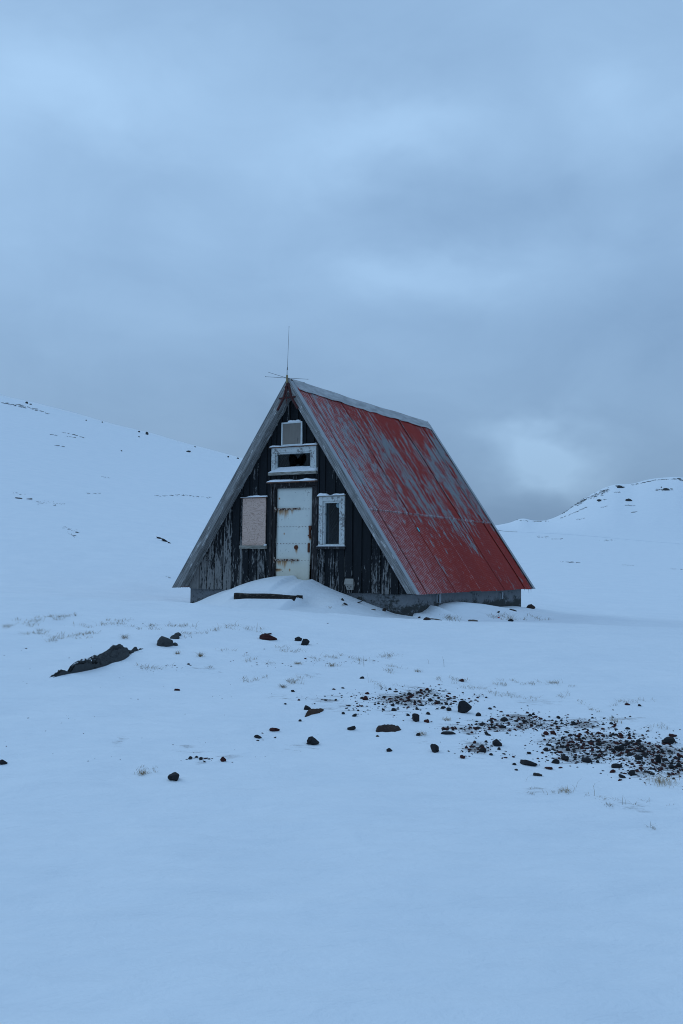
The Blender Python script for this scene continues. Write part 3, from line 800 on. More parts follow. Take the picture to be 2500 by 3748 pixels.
for zz, x1 in ((1.72, .15), (.635, .11)):
    hg = MB().box(-.50, x1, TY-.016, TY+.002, zz-.020, zz+.020).tube([(-.49, TY-.022, zz-.06), (-.49, TY-.022, zz+.06)], .016, 8)
    h_ = B(hg, 'hinge', M_hinge, door)
    bl = MB()
    for k in range(5): bl.tube([(-.42+k*.125*(x1+.42)/.5, TY-.015, zz), (-.42+k*.125*(x1+.42)/.5, TY-.026, zz)], .011, 6)
    tag(B(bl, 'bolts', M_rust, h_), kind='stuff')
lt = MB().box(.375, .435, TY-.022, TY+.006, 1.27, 1.36).box(.385, .42, TY-.03, TY+.004, 1.10, 1.27).box(.36, .43, TY-.028, TY+.004, 1.135, 1.165)
B(lt, 'latch', M_rust, door)
B(MB().box(.35, .395, TY-.014, TY+.006, .80, .99), 'bolt_plate', M_rust, door)
hd = MB(); hd.tube([(.055, TY+.004, .905), (.055, TY-.012, .905)], .048, 8); B(hd, 'knob_plate', M_rust, door)
fr = empty('door_frame', (0, 0, 0), 0, door)
for (a, b2, z0, z1, yy) in ((-.605, -.545, -.02, 2.20, .055), (-.54, -.478, .0, 2.18, .035), (.535, .60, -.02, 2.20, .055), (.462, .53, .0, 2.18, .035)):
    B(MB().box(a, b2, TY-yy, TY+.045, z0, z1), 'jamb', M_dframe, fr)
B(MB().box(-.60, .60, TY-.058, TY+.045, 2.205, 2.275), 'head_board', M_dframe, fr); B(MB().box(-.538, .53, TY-.036, TY+.045, 2.172, 2.202), 'head_stop', M_dframe, fr)
hb = B(MB().add([(-.64, TY-.15, 2.277), (.61, TY-.15, 2.277), (.61, TY+.0, 2.277), (-.64, TY, 2.277), (-.64, TY-.15, 2.295), (.61, TY-.15, 2.295), (.61, TY, 2.315), (-.64, TY, 2.315)], BF), 'hood', M_hood, fr)
snowcap('snow', fr, -.635, .60, TY-.145, TY-.0, 2.300, .06, 3)

# ---- windows
def hood(par, x0, x1, z, d=.11, mat=M_hood):
    return B(MB().add([(x0, TY-d, z), (x1, TY-d, z), (x1, TY, z), (x0, TY, z), (x0, TY-d, z+.014), (x1, TY-d, z+.014), (x1, TY, z+.03), (x0, TY, z+.03)], BF), 'hood', mat, par)
def casing(par, ox0, ox1, oz0, oz1, ix0, ix1, iz0, iz1, mat, pr=.062):
    g = .002
    for (a, b2, c, d) in ((ox0, ix0-g, oz0, oz1), (ix1+g, ox1, oz0, oz1), (ix0, ix1, iz1, oz1), (ix0, ix1, oz0, iz0)):
        if b2-a > .01 and d-c > .01: B(MB().box(a, b2, TY-pr, TY+.05, c, d), 'casing', mat, par)
# upper window with broken pane
uw = empty('window', (0, 0, 0), 0, cabin); uw['label'] = 'upper window with a broken pane above the door'
casing(uw, -.57, .56, 2.515, 3.035, -.48, .43, 2.555, 2.935, M_peel)
for bx in ((-.48, -.455, 2.555, 2.935), (.405, .43, 2.555, 2.935), (-.453, .403, 2.90, 2.935), (-.453, .403, 2.555, 2.585)):
    B(MB().box(bx[0], bx[1], TY-.035, TY+.05, bx[2], bx[3]), 'sash', M_peel, uw)
hood(uw, -.62, .61, 3.037, .10, M_hood); B(MB().box(-.605, .605, TY-.135, TY-.002, 2.445, 2.505), 'sill', M_sill, uw)
snowcap('snow', uw, -.60, .60, TY-.132, TY+.03, 2.506, .03, 5, .10); snowcap('snow', uw, -.615, .60, TY-.098, TY-.002, 3.056, .055, 9, 0, (.45, .24, .75))
# broken glass: polygon with a jagged hole, bridged into one face outline
hole = [(-.18, 2.81), (-.15, 2.875), (-.10, 2.892), (-.03, 2.892), (.02, 2.84), (.05, 2.79), (.07, 2.81), (.12, 2.865), (.16, 2.893), (.17, 2.885), (.14, 2.85), (.185, 2.875), (.20, 2.885), (.22, 2.875), (.235, 2.872), (.27, 2.845), (.268, 2.77), (.23, 2.68), (.14, 2.60), (.11, 2.635), (.09, 2.67), (.03, 2.668), (.02, 2.60), (-.09, 2.595), (-.14, 2.64)]
def broken_pane():
    bm = bmesh.new(); yy = TY+.022
    out = [(-.456, 2.584), (.406, 2.584), (.406, 2.902), (-.456, 2.902)]
    e = []
    for ring in (out, hole):
        vs = [bm.verts.new((x, yy, z+BZ)) for x, z in ring]
        e += [bm.edges.new((vs[i], vs[(i+1) % len(vs)])) for i in range(len(vs))]
    bmesh.ops.triangle_fill(bm, use_beauty=True, use_dissolve=False, edges=e)
    def inside(p):
        x, z = p.x, p.z-BZ; c = False; n = len(hole)
        for i in range(n):
            (x1, z1), (x2, z2) = hole[i], hole[(i+1) % n]
            if (z1 > z) != (z2 > z) and x < (x2-x1)*(z-z1)/(z2-z1)+x1: c = not c
        return c
    bmesh.ops.delete(bm, geom=[f_ for f_ in bm.faces if inside(f_.calc_center_median())], context='FACES')
    me = bpy.data.meshes.new('pane'); bm.to_mesh(me); bm.free()
    o = link('pane', me, M_glass, uw); o['label'] = 'broken window pane with a jagged dark hole'
    sm = o.modifiers.new('thick', 'SOLIDIFY'); sm.thickness = .004
broken_pane()
# right window
rw = empty('window', (0, 0, 0), 0, cabin); rw['label'] = 'tall narrow window with peeling white frame right of the door'
casing(rw, .645, 1.265, .93, 1.955, .735, 1.175, .95, 1.865, M_peel)
for bx in ((.737, .775, .95, 1.863), (1.125, 1.173, .95, 1.863), (.777, 1.123, 1.825, 1.863), (.777, 1.123, .95, .975)):
    B(MB().box(bx[0], bx[1], TY-.035, TY+.05, bx[2], bx[3]), 'sash', M_peel, rw)
B(MB().box(.766, .772, TY+.05, TY+.16, .95, 1.85), 'reveal', M_flash, rw)
B(MB().box(.774, 1.126, TY+.028, TY+.032, .973, 1.828), 'pane', M_glass, rw)
dk = MB().tube([(1.068, TY+.026, 1.775), (1.068, TY+.018, 1.775)], .052, 20); B(dk, 'vent_disc', M_disc, rw)
hood(rw, .61, 1.285, 1.957, .09, M_sill); B(MB().box(.605, 1.295, TY-.095, TY-.002, .868, .925), 'sill', M_dframe, rw)
snowcap('snow', rw, .61, 1.29, TY-.092, TY+.02, .926, .012, 12, .035); snowcap('snow', rw, .615, 1.28, TY-.088, TY-.002, 1.977, .06, 14, 0, (.47, .10, .7))
# left window, boarded up
lw = empty('window', (0, 0, 0), 0, cabin); lw['label'] = 'boarded-up window covered with plywood left of the door'
B(MB().box(-1.305, -.695, TY-.07, TY-.05, .945, 1.972), 'plywood_sheet', M_ply, lw)
B(MB().box(-1.30, -.70, TY-.05, TY-.002, .945, 1.965), 'casing', M_dframe, lw)
hood(lw, -1.355, -.655, 1.974, .10, M_hood); B(MB().box(-1.36, -.66, TY-.105, TY-.002, .872, .943), 'sill', M_sill, lw)
snowcap('snow', lw, -1.35, -.66, TY-.098, TY-.002, 1.992, .05, 17, 0, (.12, .16, .8))
snowcap('snow', lw, -.72, -.66, TY-.10, TY-.06, .944, .03, 18)
# hatch panel under the apex, slightly tilted
hp = empty('hatch', (0, 0, 0), 0, cabin); hp['label'] = 'small grey panel in a thin white frame near the apex'
x0, x1, z0, z1 = -.305, .215, 3.068, 3.572; yo = TY-.075
B(MB().box(x0+.03, x1-.03, yo, yo+.02, z0+.03, z1-.03), 'panel', M_panel, hp)
for (a, b2, c, d) in ((x0, x0+.028, z0, z1), (x1-.028, x1, z0, z1), (x0+.03, x1-.03, z1-.028, z1), (x0+.03, x1-.03, z0, z0+.028)):
    B(MB().box(a, b2, yo-.012, yo+.03, c, d), 'frame', M_whitef, hp)
snowcap('snow', hp, -.15, .17, yo-.008, yo+.04, 3.573, .05, 23)
# socket box low on the right
mbx = empty('socket_box', (0, 0, 0), 0, cabin)
B(MB().add([(1.31, TY-.13, .15), (1.52, TY-.13, .15), (1.52, TY-.047, .15), (1.31, TY-.047, .15), (1.305, TY-.075, .268), (1.49, TY-.075, .268), (1.49, TY-.047, .268), (1.305, TY-.047, .268)], BF), 'lid', M_box, mbx)
B(MB().add([(1.365, TY-.10, .04), (1.495, TY-.10, .04), (1.495, TY-.047, .04), (1.365, TY-.047, .04), (1.33, TY-.112, .148), (1.518, TY-.112, .148), (1.518, TY-.047, .148), (1.33, TY-.047, .148)], BF), 'body', M_box, mbx)
for hx, hz in ((1.39, .105), (1.465, .105), (1.425, .075)):
    B(MB().tube([(hx, TY-.10, hz), (hx, TY-.116, hz)], .010, 8), 'socket_hole_shade', M_dark, mbx)  # raised plugs, their dark colour imitates the shade in the holes

# ---- antenna on the ridge (its own thing)
ap = C0+np.array([0, 0, H+.02])-.03*RR+.0*DD
ant = tag(empty('radio_antenna', Vector(ap), -YAW), 'thin whip antenna with four radials clamped on the roof apex', 'antenna')
MB().tube([(0, 0, -.10), (0, 0, .09)], .022, 8).build('clamp', M_brass, ant)
MB().tube([(0, 0, .088), (.004, 0, .20)], .016, 8).build('base_tube', M_antw, ant)
MB().tube([(.004, 0, .198), (.006, 0, .24), (.007, 0, .27)], [.014, .010, .008], 8).build('collar', M_ant, ant)
MB().tube([(.007, 0, .268), (.02, 0, .7), (.032, 0, 1.12)], [.0045, .004, .0032], 6).build('whip', M_ant, ant)
MB().tube([(.032, 0, 1.115), (.0325, 0, 1.13)], .007, 6).build('whip_tip', M_ant, ant)
for e_ in ((-.55, 0, .10), (.52, 0, -.05), (.03, .62, .03), (-.03, -.62, .03)):
    k = Vector(e_)
    rd = MB().tube([(0, 0, .03), k*.15+Vector((0, 0, .028)), k+Vector((0, 0, .01))], [.007, .005, .0038], 6).build('radial', M_ant, ant)
    MB().tube([k+Vector((0, 0, .01)), k*1.02+Vector((0, 0, .01))], .007, 6).build('tip', M_ant, rd)

# ---- doorstep
hs = lambda u, t, z: Vector(C0+u*RR+t*DD+np.array([0, 0, z]))
stp = MB()
n = 30; v = []; f = []
for i in range(n+1):
    u = -.52+1.44*i/n; zt = -.045+.008*math.sin(u*5)-.012*(u-.2); zb_ = -.40
    dy = .012*float(fbm(u*6, 1.0, 3, 90))
    v += [(u, -1.085+dy, zb_), (u, -1.08+dy, zt-.02), (u, -1.06+dy, zt), (u, -.75, zt+.0), (u, -.75, zb_)]
    if i:
        k = 5*i; f += [(k-5+q, k+q, k+q+1, k-5+q+1) for q in range(4)]
f += [tuple(range(4, -1, -1)), tuple(range(5*n, 5*n+5))]
so = stp.add(v, f).build('doorstep', M_step)
so.location = Vector(C0); so.rotation_euler = (0, 0, -YAW)
tag(so, 'dark timber doorstep edge poking out of the snow drift before the door', 'step')

# ------------------------------------------------------------------ rocks
from mathutils import noise as mnoise
def rock_mesh(name, seed, sub=2, rough=.35, cuts=5, sx=1, sy=1, sz=.75):
    bm = bmesh.new(); bmesh.ops.create_icosphere(bm, subdivisions=sub, radius=1.0)
    rr = random.Random(seed); off = Vector((seed*3.7, seed*1.3, seed*.7))
    pl = [(Vector((rr.gauss(0, 1), rr.gauss(0, 1), rr.gauss(0, .8))).normalized(), rr.uniform(.5, .82)) for _ in range(cuts)]
    for v_ in bm.verts:
        d = v_.co.normalized(); k = 1+rough*mnoise.noise(d*1.3+off)+rough*.45*mnoise.noise(d*3.1+off)
        p = d*k
        for nn, dd in pl:
            e_ = p.dot(nn)-dd
            if e_ > 0: p -= nn*e_*.92
        v_.co = Vector((p.x*sx, p.y*sy, p.z*sz))
    me = bpy.data.meshes.new(name); bm.to_mesh(me); bm.free(); return me
PROTO = {m: [rock_mesh('stone', 100+i*7+j, 2, .55, 9) for j in range(6)] for i, m in enumerate(('k', 'r'))}
for k_, mt in (('k', M_rblack), ('r', M_rred)):
    for me in PROTO[k_]: me.materials.append(mt)
rr_ = random.Random(5)
def stone(sx, sy, wpx, hpx=None, mat=None, label=None, group=None, name='stone', seed=None, cat='stone', sub=None, sink=.35, rz=None, tilt=0, yk=.8):
    hpx = hpx or wpx*.6
    p, d = hit(sx, sy+hpx*.42); k = d/FPX
    if sub: me = rock_mesh(name, seed or rr_.randint(1, 9999), sub, .55, 9); me.materials.append(mat)
    else: me = rr_.choice(PROTO['r' if mat is M_rred else 'k'])
    o = bpy.data.objects.new(name, me); COL.objects.link(o)
    hx, hz = wpx*k/2*1.10, hpx*k/2*1.3
    o.scale = (hx, hx*yk, hz*1.35); o.location = p+Vector((0, hx*.3, hz*(.85-sink*1.6)))
    o.rotation_euler = (rr_.uniform(-.2, .2), rr_.uniform(-.2, .2)+tilt, rr_.uniform(0, 6.28) if rz is None else rz)
    if mat and me.materials[0] != mat: pass
    if mat in (M_rgrey, M_rbrown, M_rmoss) and not sub:
        me2 = me.copy(); me2.materials.clear(); me2.materials.append(mat); o.data = me2
    tag(o, label, cat, group); return o
def bed(name, line, half, hgt, mat, label, cat, seed, n=90, m_=34, thr=.0, cap=None):
    """a ragged rock bed along a line of photo points: relief above and below the snow gives the broken outline"""
    A = [hit(a, b2)[0] for a, b2 in line]; cum = [0]
    for p, q in zip(A[:-1], A[1:]): cum.append(cum[-1]+(q-p).length)
    org = A[0].copy(); X = np.zeros((n+1, m_+1)); Y = X.copy(); Hh = X.copy()
    for i in range(n+1):
        l = cum[-1]*i/n; px_ = np.interp(l, cum, [p.x for p in A]); py_ = np.interp(l, cum, [p.y for p in A]); e = min(1, i/n/.10, (1-i/n)/.22)
        for j in range(m_+1):
            b2 = j/m_*2-1; X[i, j] = px_+half[0]*b2; Y[i, j] = py_+half[1]*b2
            Hh[i, j] = hgt*(e**.6*(1-abs(b2)**2.2)*1.25-.32)
    nz = fbm(X*5.5, Y*4, 5, seed, .6); r2 = np.abs(fbm(X*11+3, Y*9, 3, seed+5))
    Hh = Hh+hgt*(2.3*nz-1.7*r2+.25)*np.where(Hh > -.2*hgt, 1, .3)
    Z = gz(X, Y)+Hh-thr
    v = [(a-org.x, b2-org.y, c-org.z) for a, b2, c in zip(X.ravel(), Y.ravel(), Z.ravel())]
    f = [(i*(m_+1)+j, (i+1)*(m_+1)+j, (i+1)*(m_+1)+j+1, i*(m_+1)+j+1) for i in range(n) for j in range(m_)]
    o = mesh(name, v, f, mat); o.location = org; o.modifiers.new('thick', 'SOLIDIFY').thickness = .03
    if o.data.polygons[0].normal.z < 0: o.data.flip_normals()
    if cap:
        cv = []; cf = []; idx = {}
        for i in range(n+1):
            for j in range(m_+1):
                q = ((i/n-cap[0])/cap[1])**2+((j/m_*2-1-cap[2])/cap[3])**2+1.2*float(nz[i, j])
                if q < 1: idx[i, j] = len(cv); cv.append((X[i, j]-org.x, Y[i, j]-org.y, Z[i, j]-org.z+.035*(1-q)**.5+.002))
        for i in range(n):
            for j in range(m_):
                k4 = [(i, j), (i+1, j), (i+1, j+1), (i, j+1)]
                if all(k in idx for k in k4): cf.append(tuple(idx[k] for k in k4))
        mesh('snow_patch', cv, cf, M_cap, o, True)
    return tag(o, label, cat)
G1 = 'stones in the gravel patch'
# named stones (photo x, y centre, width, height, material, label)
NAMED = [
 (1697, 2590, 46, 46, M_rblack, 'largest black stone, standing upright, crescent-shaped, in the upper middle of the gravel patch', 3, .15),
 (1432, 2658, 108, 32, M_rbrown, 'long flat reddish-brown stone at the left end of the gravel patch', 3, .30),
 (1284, 2665, 34, 17, M_rblack, 'small squarish black stone alone left of the flat reddish-brown stone', 2, .3),
 (1147, 2713, 50, 30, M_rblack, 'black hump-backed stone alone on smooth snow, below the reddish mossy clump', 3, .3),
 (635, 2844, 46, 30, M_rblack, 'pointed dark stone alone in the left foreground, nearest stone to the camera', 3, .25),
 (817, 2779, 20, 20, M_rred, 'small upright dark red stone up and right of the pointed foreground stone', 2, .2),
 (1124, 2591, 32, 18, M_rblack, 'dark domed stone touching the reddish mossy clump', 2, .3),
 (1592, 2738, 34, 36, M_rblack, 'knobbly black stone standing below the gravel, above bare snow', 3, .2),
 (1818, 2718, 44, 26, M_rblack, 'round-topped smooth black boulder in the middle of the gravel patch', 3, .3),
 (1933, 2792, 60, 22, M_rblack, 'long dark speckled stone at the lower front edge of the gravel', 3, .3),
 (2009, 2811, 38, 9, M_rred, 'slender curved reddish stick-like stone below the gravel', 2, .3),
 (2451, 2711, 42, 28, M_rblack, 'big black stone near the right edge, under a flat red slab', 3, .3),
 (2462, 2691, 38, 12, M_rred, 'flat red slab leaning above a black stone near the right edge', 2, .3),
 (2268, 2738, 40, 24, M_rblack, 'chunky black stone in the densest right part of the gravel', 3, .3),
 (2316, 2827, 32, 24, M_rblack, 'dark angular stone beside straw grass at the lower right of the gravel', 2, .3),
 (2279, 2841, 30, 16, M_rblack, 'blocky dark stone at the lowest front edge of the gravel, on bare snow', 2, .3),
 (2254, 2803, 42, 17, M_rblack, 'broad dark stone with a pale left end at the lower edge of the gravel', 2, .3),
 (2411, 2778, 24, 36, M_rblack, 'tall double black stone standing among the right-hand gravel', 2, .2),
 (1641, 2682, 50, 14, M_rblack, 'thin lens-shaped black stone bordering smooth snow in mid patch', 2, .3),
 (1521, 2626, 30, 36, M_rblack, 'crooked black stone pair left of the crescent stone', 2, .2),
 (1848, 2633, 34, 15, M_rblack, 'wedge-shaped dark stone right of the crescent stone', 2, .3),
 (1002, 2671, 32, 13, M_rred, 'wedge of dark red rock above a small black stone on smooth snow left', 2, .25),
 (945, 2696, 28, 14, M_rblack, 'small black stone just below the dark red wedge', 2, .3),
 (647, 2524, 28, 9, M_rred, 'thin curved red stone alone below the long lava slab', 2, .3),
 (8, 2790, 34, 18, M_rblack, 'dark stone cut by the left edge of the picture', 2, .3),
 (1690, 2490, 24, 11, M_rred, 'dark red stone alone above the gravel patch, beside straw grass', 2, .3),
 (2297, 2577, 22, 9, M_rred, 'left of two small dark stones on clean snow at upper right', 2, .3),
 (2341, 2581, 15, 9, M_rblack, 'right of two small dark stones on clean snow at upper right', 2, .3),
 (1945, 2220, 30, 18, M_rbrown, 'brown boulder behind the far corner of the cabin foundation', 2, .3),
 (1563, 2264, 27, 13, M_rbrown, 'brown round stone by the snow drift near the front foundation corner', 2, .3),
 (1872, 2270, 26, 11, M_rblack, 'dark stone in the snow below the far end of the roof', 2, .3),
 (1408, 2232, 16, 13, M_rbrown, 'small tan stone against the base of the front foundation', 2, .2),
 (1535, 2259, 14, 6, M_rblack, 'tiny dark stone at the foot of the foundation corner', 2, .3),
]
for sx, sy, wp, hp_, mt, lab, sub, sk in NAMED:
    if wp > 100: bed('stone', [(1374, 2672), (1410, 2668), (1450, 2668), (1488, 2664)], (.015, .12), .042, mt, lab, 'stone', 141, 60, 24); continue
    stone(sx, sy, wp, hp_, mt, lab, None, 'stone', None, 'stone', sub, sk, rz=rr_.uniform(-.4, .4))
# rest of the larger gravel stones: individuals that nothing tells apart
REST = [(1325, 2480, 22), (1650, 2554, 16), (1664, 2566, 18), (1567, 2610, 23), (1561, 2637, 26), (1626, 2665, 20), (1527, 2593, 18), (1531, 2687, 20), (1298, 2617, 20), (1256, 2610, 15), (1441, 2597, 22), (1406, 2550, 20), (1336, 2555, 25), (1344, 2536, 20), (1540, 2546, 16), (1512, 2545, 13), (1574, 2528, 15), (1690, 2559, 13), (1693, 2770, 26), (1424, 2744, 28), (1620, 2590, 18), (1644, 2594, 26),
 (1751, 2615, 28), (1794, 2593, 18), (1739, 2664, 20), (1783, 2684, 22), (1827, 2740, 20), (1767, 2745, 32), (1883, 2796, 20), (1890, 2817, 18), (2001, 2741, 28), (2045, 2625, 20), (1941, 2617, 18), (1840, 2659, 28), (2000, 2684, 24), (2024, 2679, 26), (1985, 2754, 14), (1936, 2754, 20), (2070, 2775, 34), (2035, 2787, 36), (2080, 2742, 26), (2169, 2627, 15), (2246, 2659, 18), (2298, 2665, 26), (2297, 2719, 24), (2340, 2710, 22), (2306, 2760, 26), (2340, 2772, 30), (2488, 2764, 26), (2244, 2821, 26), (2459, 2805, 32), (2486, 2799, 28), (2387, 2831, 24), (2150, 2780, 45), (2194, 2764, 20), (2188, 2786, 20), (735, 2775, 20), (1098, 2637, 18), (1072, 2528, 16), (1229, 2561, 14), (690, 2430, 14), (1118, 2410, 9), (1962, 2593, 0)]
LM = [(1697, 2590, 'the upright crescent stone'), (1432, 2658, 'the long flat reddish-brown stone'), (1818, 2718, 'the round-topped black boulder'), (1933, 2792, 'the long speckled front stone'), (2451, 2711, 'the right-edge black stone'), (2268, 2738, 'the chunky black stone'), (2411, 2778, 'the tall double black stone'), (1592, 2738, 'the knobbly black stone'), (1848, 2633, 'the wedge-shaped dark stone'), (2254, 2803, 'the broad pale-ended stone'), (1521, 2626, 'the crooked black stone pair'), (2045, 2625, 'the top of the gravel'), (1147, 2713, 'the lone hump-backed stone'), (1330, 2545, 'the gravel\'s left end'), (817, 2779, 'the upright dark red stone'), (980, 2334, 'the ragged red rock'), (2316, 2827, 'the angular stone beside straw grass'), (2462, 2691, 'the flat red slab'), (2009, 2811, 'the slender curved red stone'), (1641, 2682, 'the lens-shaped black stone'), (2279, 2841, 'the blocky front stone'), (2297, 2577, 'the upper right pair'), (1690, 2490, 'the lone red stone above'), (2070, 2775, 'the lower middle of the gravel'), (2340, 2772, 'the lower right of the gravel'), (2150, 2700, 'the middle right of the gravel'), (2340, 2710, 'the upper right of the gravel'), (1930, 2640, 'the upper middle of the gravel'), (2470, 2790, 'the right picture edge'), (1430, 2560, 'the upper left gravel cluster'), (1740, 2738, 'the small round gravel cluster')]
def LABF(a, b2): return 'small dark stone, one of several strewn near '+min(LM, key=lambda q: math.hypot(q[0]-a, (q[1]-b2)*2.5))[2]
for sx, sy, wp in REST:
    if wp > 0: stone(sx, sy, wp, wp*rr_.uniform(.4, .7), rr_.choice([M_rblack, M_rblack, M_rred]), LABF(sx, sy), G1)
wts = np.array([b_[4]*b_[2]*b_[3] for b_ in BANDS]); wts = wts/wts.sum()
def bandpts(n, spread=1.0):
    k = RNG.choice(len(BANDS), n, p=wts); P = []
    for i in k:
        b_ = BANDS[i]; a, c = RNG.normal(0, .55*spread), RNG.normal(0, .55*spread); P.append((b_[0]+a*b_[2], b_[1]+c*b_[3]))
    return np.array(P)
for (a, b2) in bandpts(190, 1.15):
    if a < 2520: stone(a, b2, rr_.uniform(8, 19), None, rr_.choice([M_rblack, M_rred]), LABF(a, b2), G1)
# fine gravel: one mass
def scatter_rocks(name, pts, size_px, mats, label, flat=.75, kind='stuff', sink=.25, protos=8, stretch=1.0, seed=1):
    P, dep, _ = hits(pts); rg = np.random.default_rng(seed)
    bm = bmesh.new(); bmesh.ops.create_icosphere(bm, subdivisions=1, radius=1); bv = np.array([v_.co[:] for v_ in bm.verts]); bf = np.array([[v_.index for v_ in f_.verts] for f_ in bm.faces]); bm.free()
    V = []; F = []; MI = []; k = 0
    for p, d in zip(P, dep):
        s_ = rg.uniform(*size_px)*d/FPX/2*(.6+1.3*rg.random()**3)
        q = bv*(1+rg.normal(0, .22, (len(bv), 1)))*np.array([s_*rg.uniform(.8, 1.5)*stretch, s_*rg.uniform(.7, 1.2), s_*flat*rg.uniform(.7, 1.3)])
        an = rg.uniform(0, 6.28) if stretch == 1 else rg.normal(0, .25); c, n_ = math.cos(an), math.sin(an)
        q = np.stack([q[:, 0]*c-q[:, 1]*n_, q[:, 0]*n_+q[:, 1]*c, q[:, 2]], 1)+p+np.array([0, 0, s_*flat*(.5-sink)])
        V.append(q); F.append(bf+k); MI += [rg.integers(0, len(mats))]*len(bf); k += len(bv)
    me = bpy.data.meshes.new(name); me.from_pydata(np.vstack(V).tolist(), [], np.vstack(F).tolist()); 
    for m_ in mats: me.materials.append(m_)
    me.polygons.foreach_set('material_index', MI); me.update()
    o = link(name, me); return tag(o, label, None, None, kind)
scatter_rocks('gravel', np.vstack([bandpts(2900, 1.25), bandpts(500, 2.0)]), (3.2, 10.5), [M_rblack, M_rblack, M_rred], sink=.5, label='loose dark gravel showing through thin snow at right', seed=4)
pebbles = np.column_stack([RNG.uniform(0, 1250, 90), RNG.uniform(2280, 2800, 90)])
trail = np.array([(920+i*22+RNG.normal(0, 8), 2437-i*.9+RNG.normal(0, 5)) for i in range(22)]+[(520+i*16, 2452-i*1.2+RNG.normal(0, 5)) for i in range(12)])
scatter_rocks('pebbles', np.vstack([pebbles, trail, trail+RNG.normal(0, 6, trail.shape)]), (2.5, 6), [M_rred, M_rblack], 'scattered tiny dark pebbles on the snow left of the gravel', flat=.4, seed=9)

# lobed rocks joined into single meshes
def lobed(name, lobes, mat, label, cat, sub=3, seed=1, yk=.9, snow=None):
    bm = bmesh.new(); org = None; allv = []
    for i, (sx, sy, wp, hp_, tl) in enumerate(lobes):
        p, d = hit(sx, sy+hp_*.4); k = d/FPX
        if org is None: org = p.copy()
        me = rock_mesh('lobe', seed+i*13, sub, .42, 6)
        hx, hz = wp*k/2*1.15, hp_*k/2*1.85
        D = ray(sx, sy); c = Vector(D*(d+hx*.35))
        mx = Matrix.Translation(c-org) @ Matrix.Rotation(tl, 4, 'Y') @ Matrix.Diagonal((hx, hx*yk, hz, 1))
        me.transform(mx); bm.from_mesh(me); bpy.data.meshes.remove(me)
    me = bpy.data.meshes.new(name); bm.to_mesh(me); bm.free(); me.materials.append(mat)
    o = link(name, me); o.location = org; return tag(o, label, cat)
lobed('boulder', [(606, 2352, 52, 44, .15), (640, 2334, 40, 17, -.3), (652, 2326, 22, 20, -.3), (640, 2362, 22, 16, 0)], M_rgrey, 'grey block of lava with a knob on its right, left of the cabin front', 'rock', 3, 31)
bed('lava_slab', [(262, 2462), (320, 2452), (372, 2430), (410, 2408), (470, 2392)], (.19, .34), .066, M_rgrey, 'long low slab of grey lava half buried in the snow at far left', 'rock', 51, cap=(.28, .17, -.15, .42))
lobed('rock', [(980, 2334, 50, 26, .1), (955, 2331, 34, 9, -.3), (982, 2322, 26, 10, -.3)], M_rred, 'ragged dark red rock with splinters, on the snow below the doorstep', 'rock', 3, 71)
lobed('rock', [(1115, 2354, 36, 26, 0), (1093, 2343, 28, 16, 0)], M_rblack, 'two-lobed black rock on the snow right of the ragged red rock', 'rock', 3, 83)
bed('mossy_clump', [(1120, 2612), (1150, 2606), (1184, 2602)], (.02, .12), .026, M_rmoss, 'reddish mossy clump touching a dark domed stone in mid foreground', 'clump', 97, 50, 24)
lobed('mossy_clump', [(1380, 2702, 34, 20, -.1), (1360, 2712, 30, 8, 0)], M_rmoss, 'small brown mossy clump below the flat reddish-brown stone', 'clump', 2, 101)
lobed('mossy_clump', [(440, 2793, 48, 10, -.2), (462, 2788, 30, 5, -.1)], M_rmoss, 'low reddish twiggy clump left of the pointed foreground stone', 'clump', 2, 103)

# ------------------------------------------------------------------ rocks on the hills
HILL = [(97, 1473, 13, 9, 'dark boulder just under the left hill skyline, far left'), (111, 1479, 11, 5, 'low rock right beside the far left skyline boulder'), (537, 1586, 14, 11, 'pointed boulder on the left hill skyline, nearest the cabin'), (509, 1580, 10, 5, 'small rock left of the pointed skyline boulder'), (508, 1598, 9, 4, 'small rock below the pointed skyline boulder'), (315, 1538, 6, 4, 'tiny rock below the skyline, middle of the left hill'), (374, 1545, 7, 4, 'tiny rock on the skyline, middle of the left hill'), (444, 1650, 8, 4, 'single small rock low on the open left slope'),
        (688, 1652, 22, 6, 'flat dark outcrop on the left slope close behind the roof edge'), (714, 1635, 7, 4, 'tiny skyline rock above the flat outcrop'), (835, 1672, 8, 5, 'small rock on the skyline nearest the roof edge'), (870, 1677, 10, 5, 'last skyline rock before the roof edge'),
        (2302, 1830, 28, 10, 'dark outcrop in the middle of the right hill face'), (2270, 1782, 26, 10, 'dark rocky knob at the shoulder of the right hill skyline'), (2195, 1832, 22, 8, 'dark rock on the upper left face of the right hill'), (2421, 1783, 6, 5, 'tiny rock high on the right hill'), (2440, 1791, 30, 9, 'broken rock band high on the right hill face')]
for sx, sy, wp, hp_, lab in HILL: stone(sx, sy, wp, hp_, M_rgrey, lab, 'rocks on the hillsides', 'rock', None, 'rock', None, .15, rz=rr_.uniform(-.3, .3), yk=.6)
o = lobed('turf_bank', [(582, 1969, 26, 6, .35), (605, 1979, 30, 7, .45), (620, 1987, 14, 4, .4)], M_rblack, 'dark bare turf edge on the snowy slope left of the roof', 'bank', 2, 111)
o = lobed('turf_bank', [(70, 1823, 26, 3, .1), (108, 1826, 20, 3, -.1)], M_rblack, 'thin dark bare edge on the slope at far left', 'bank', 2, 113)
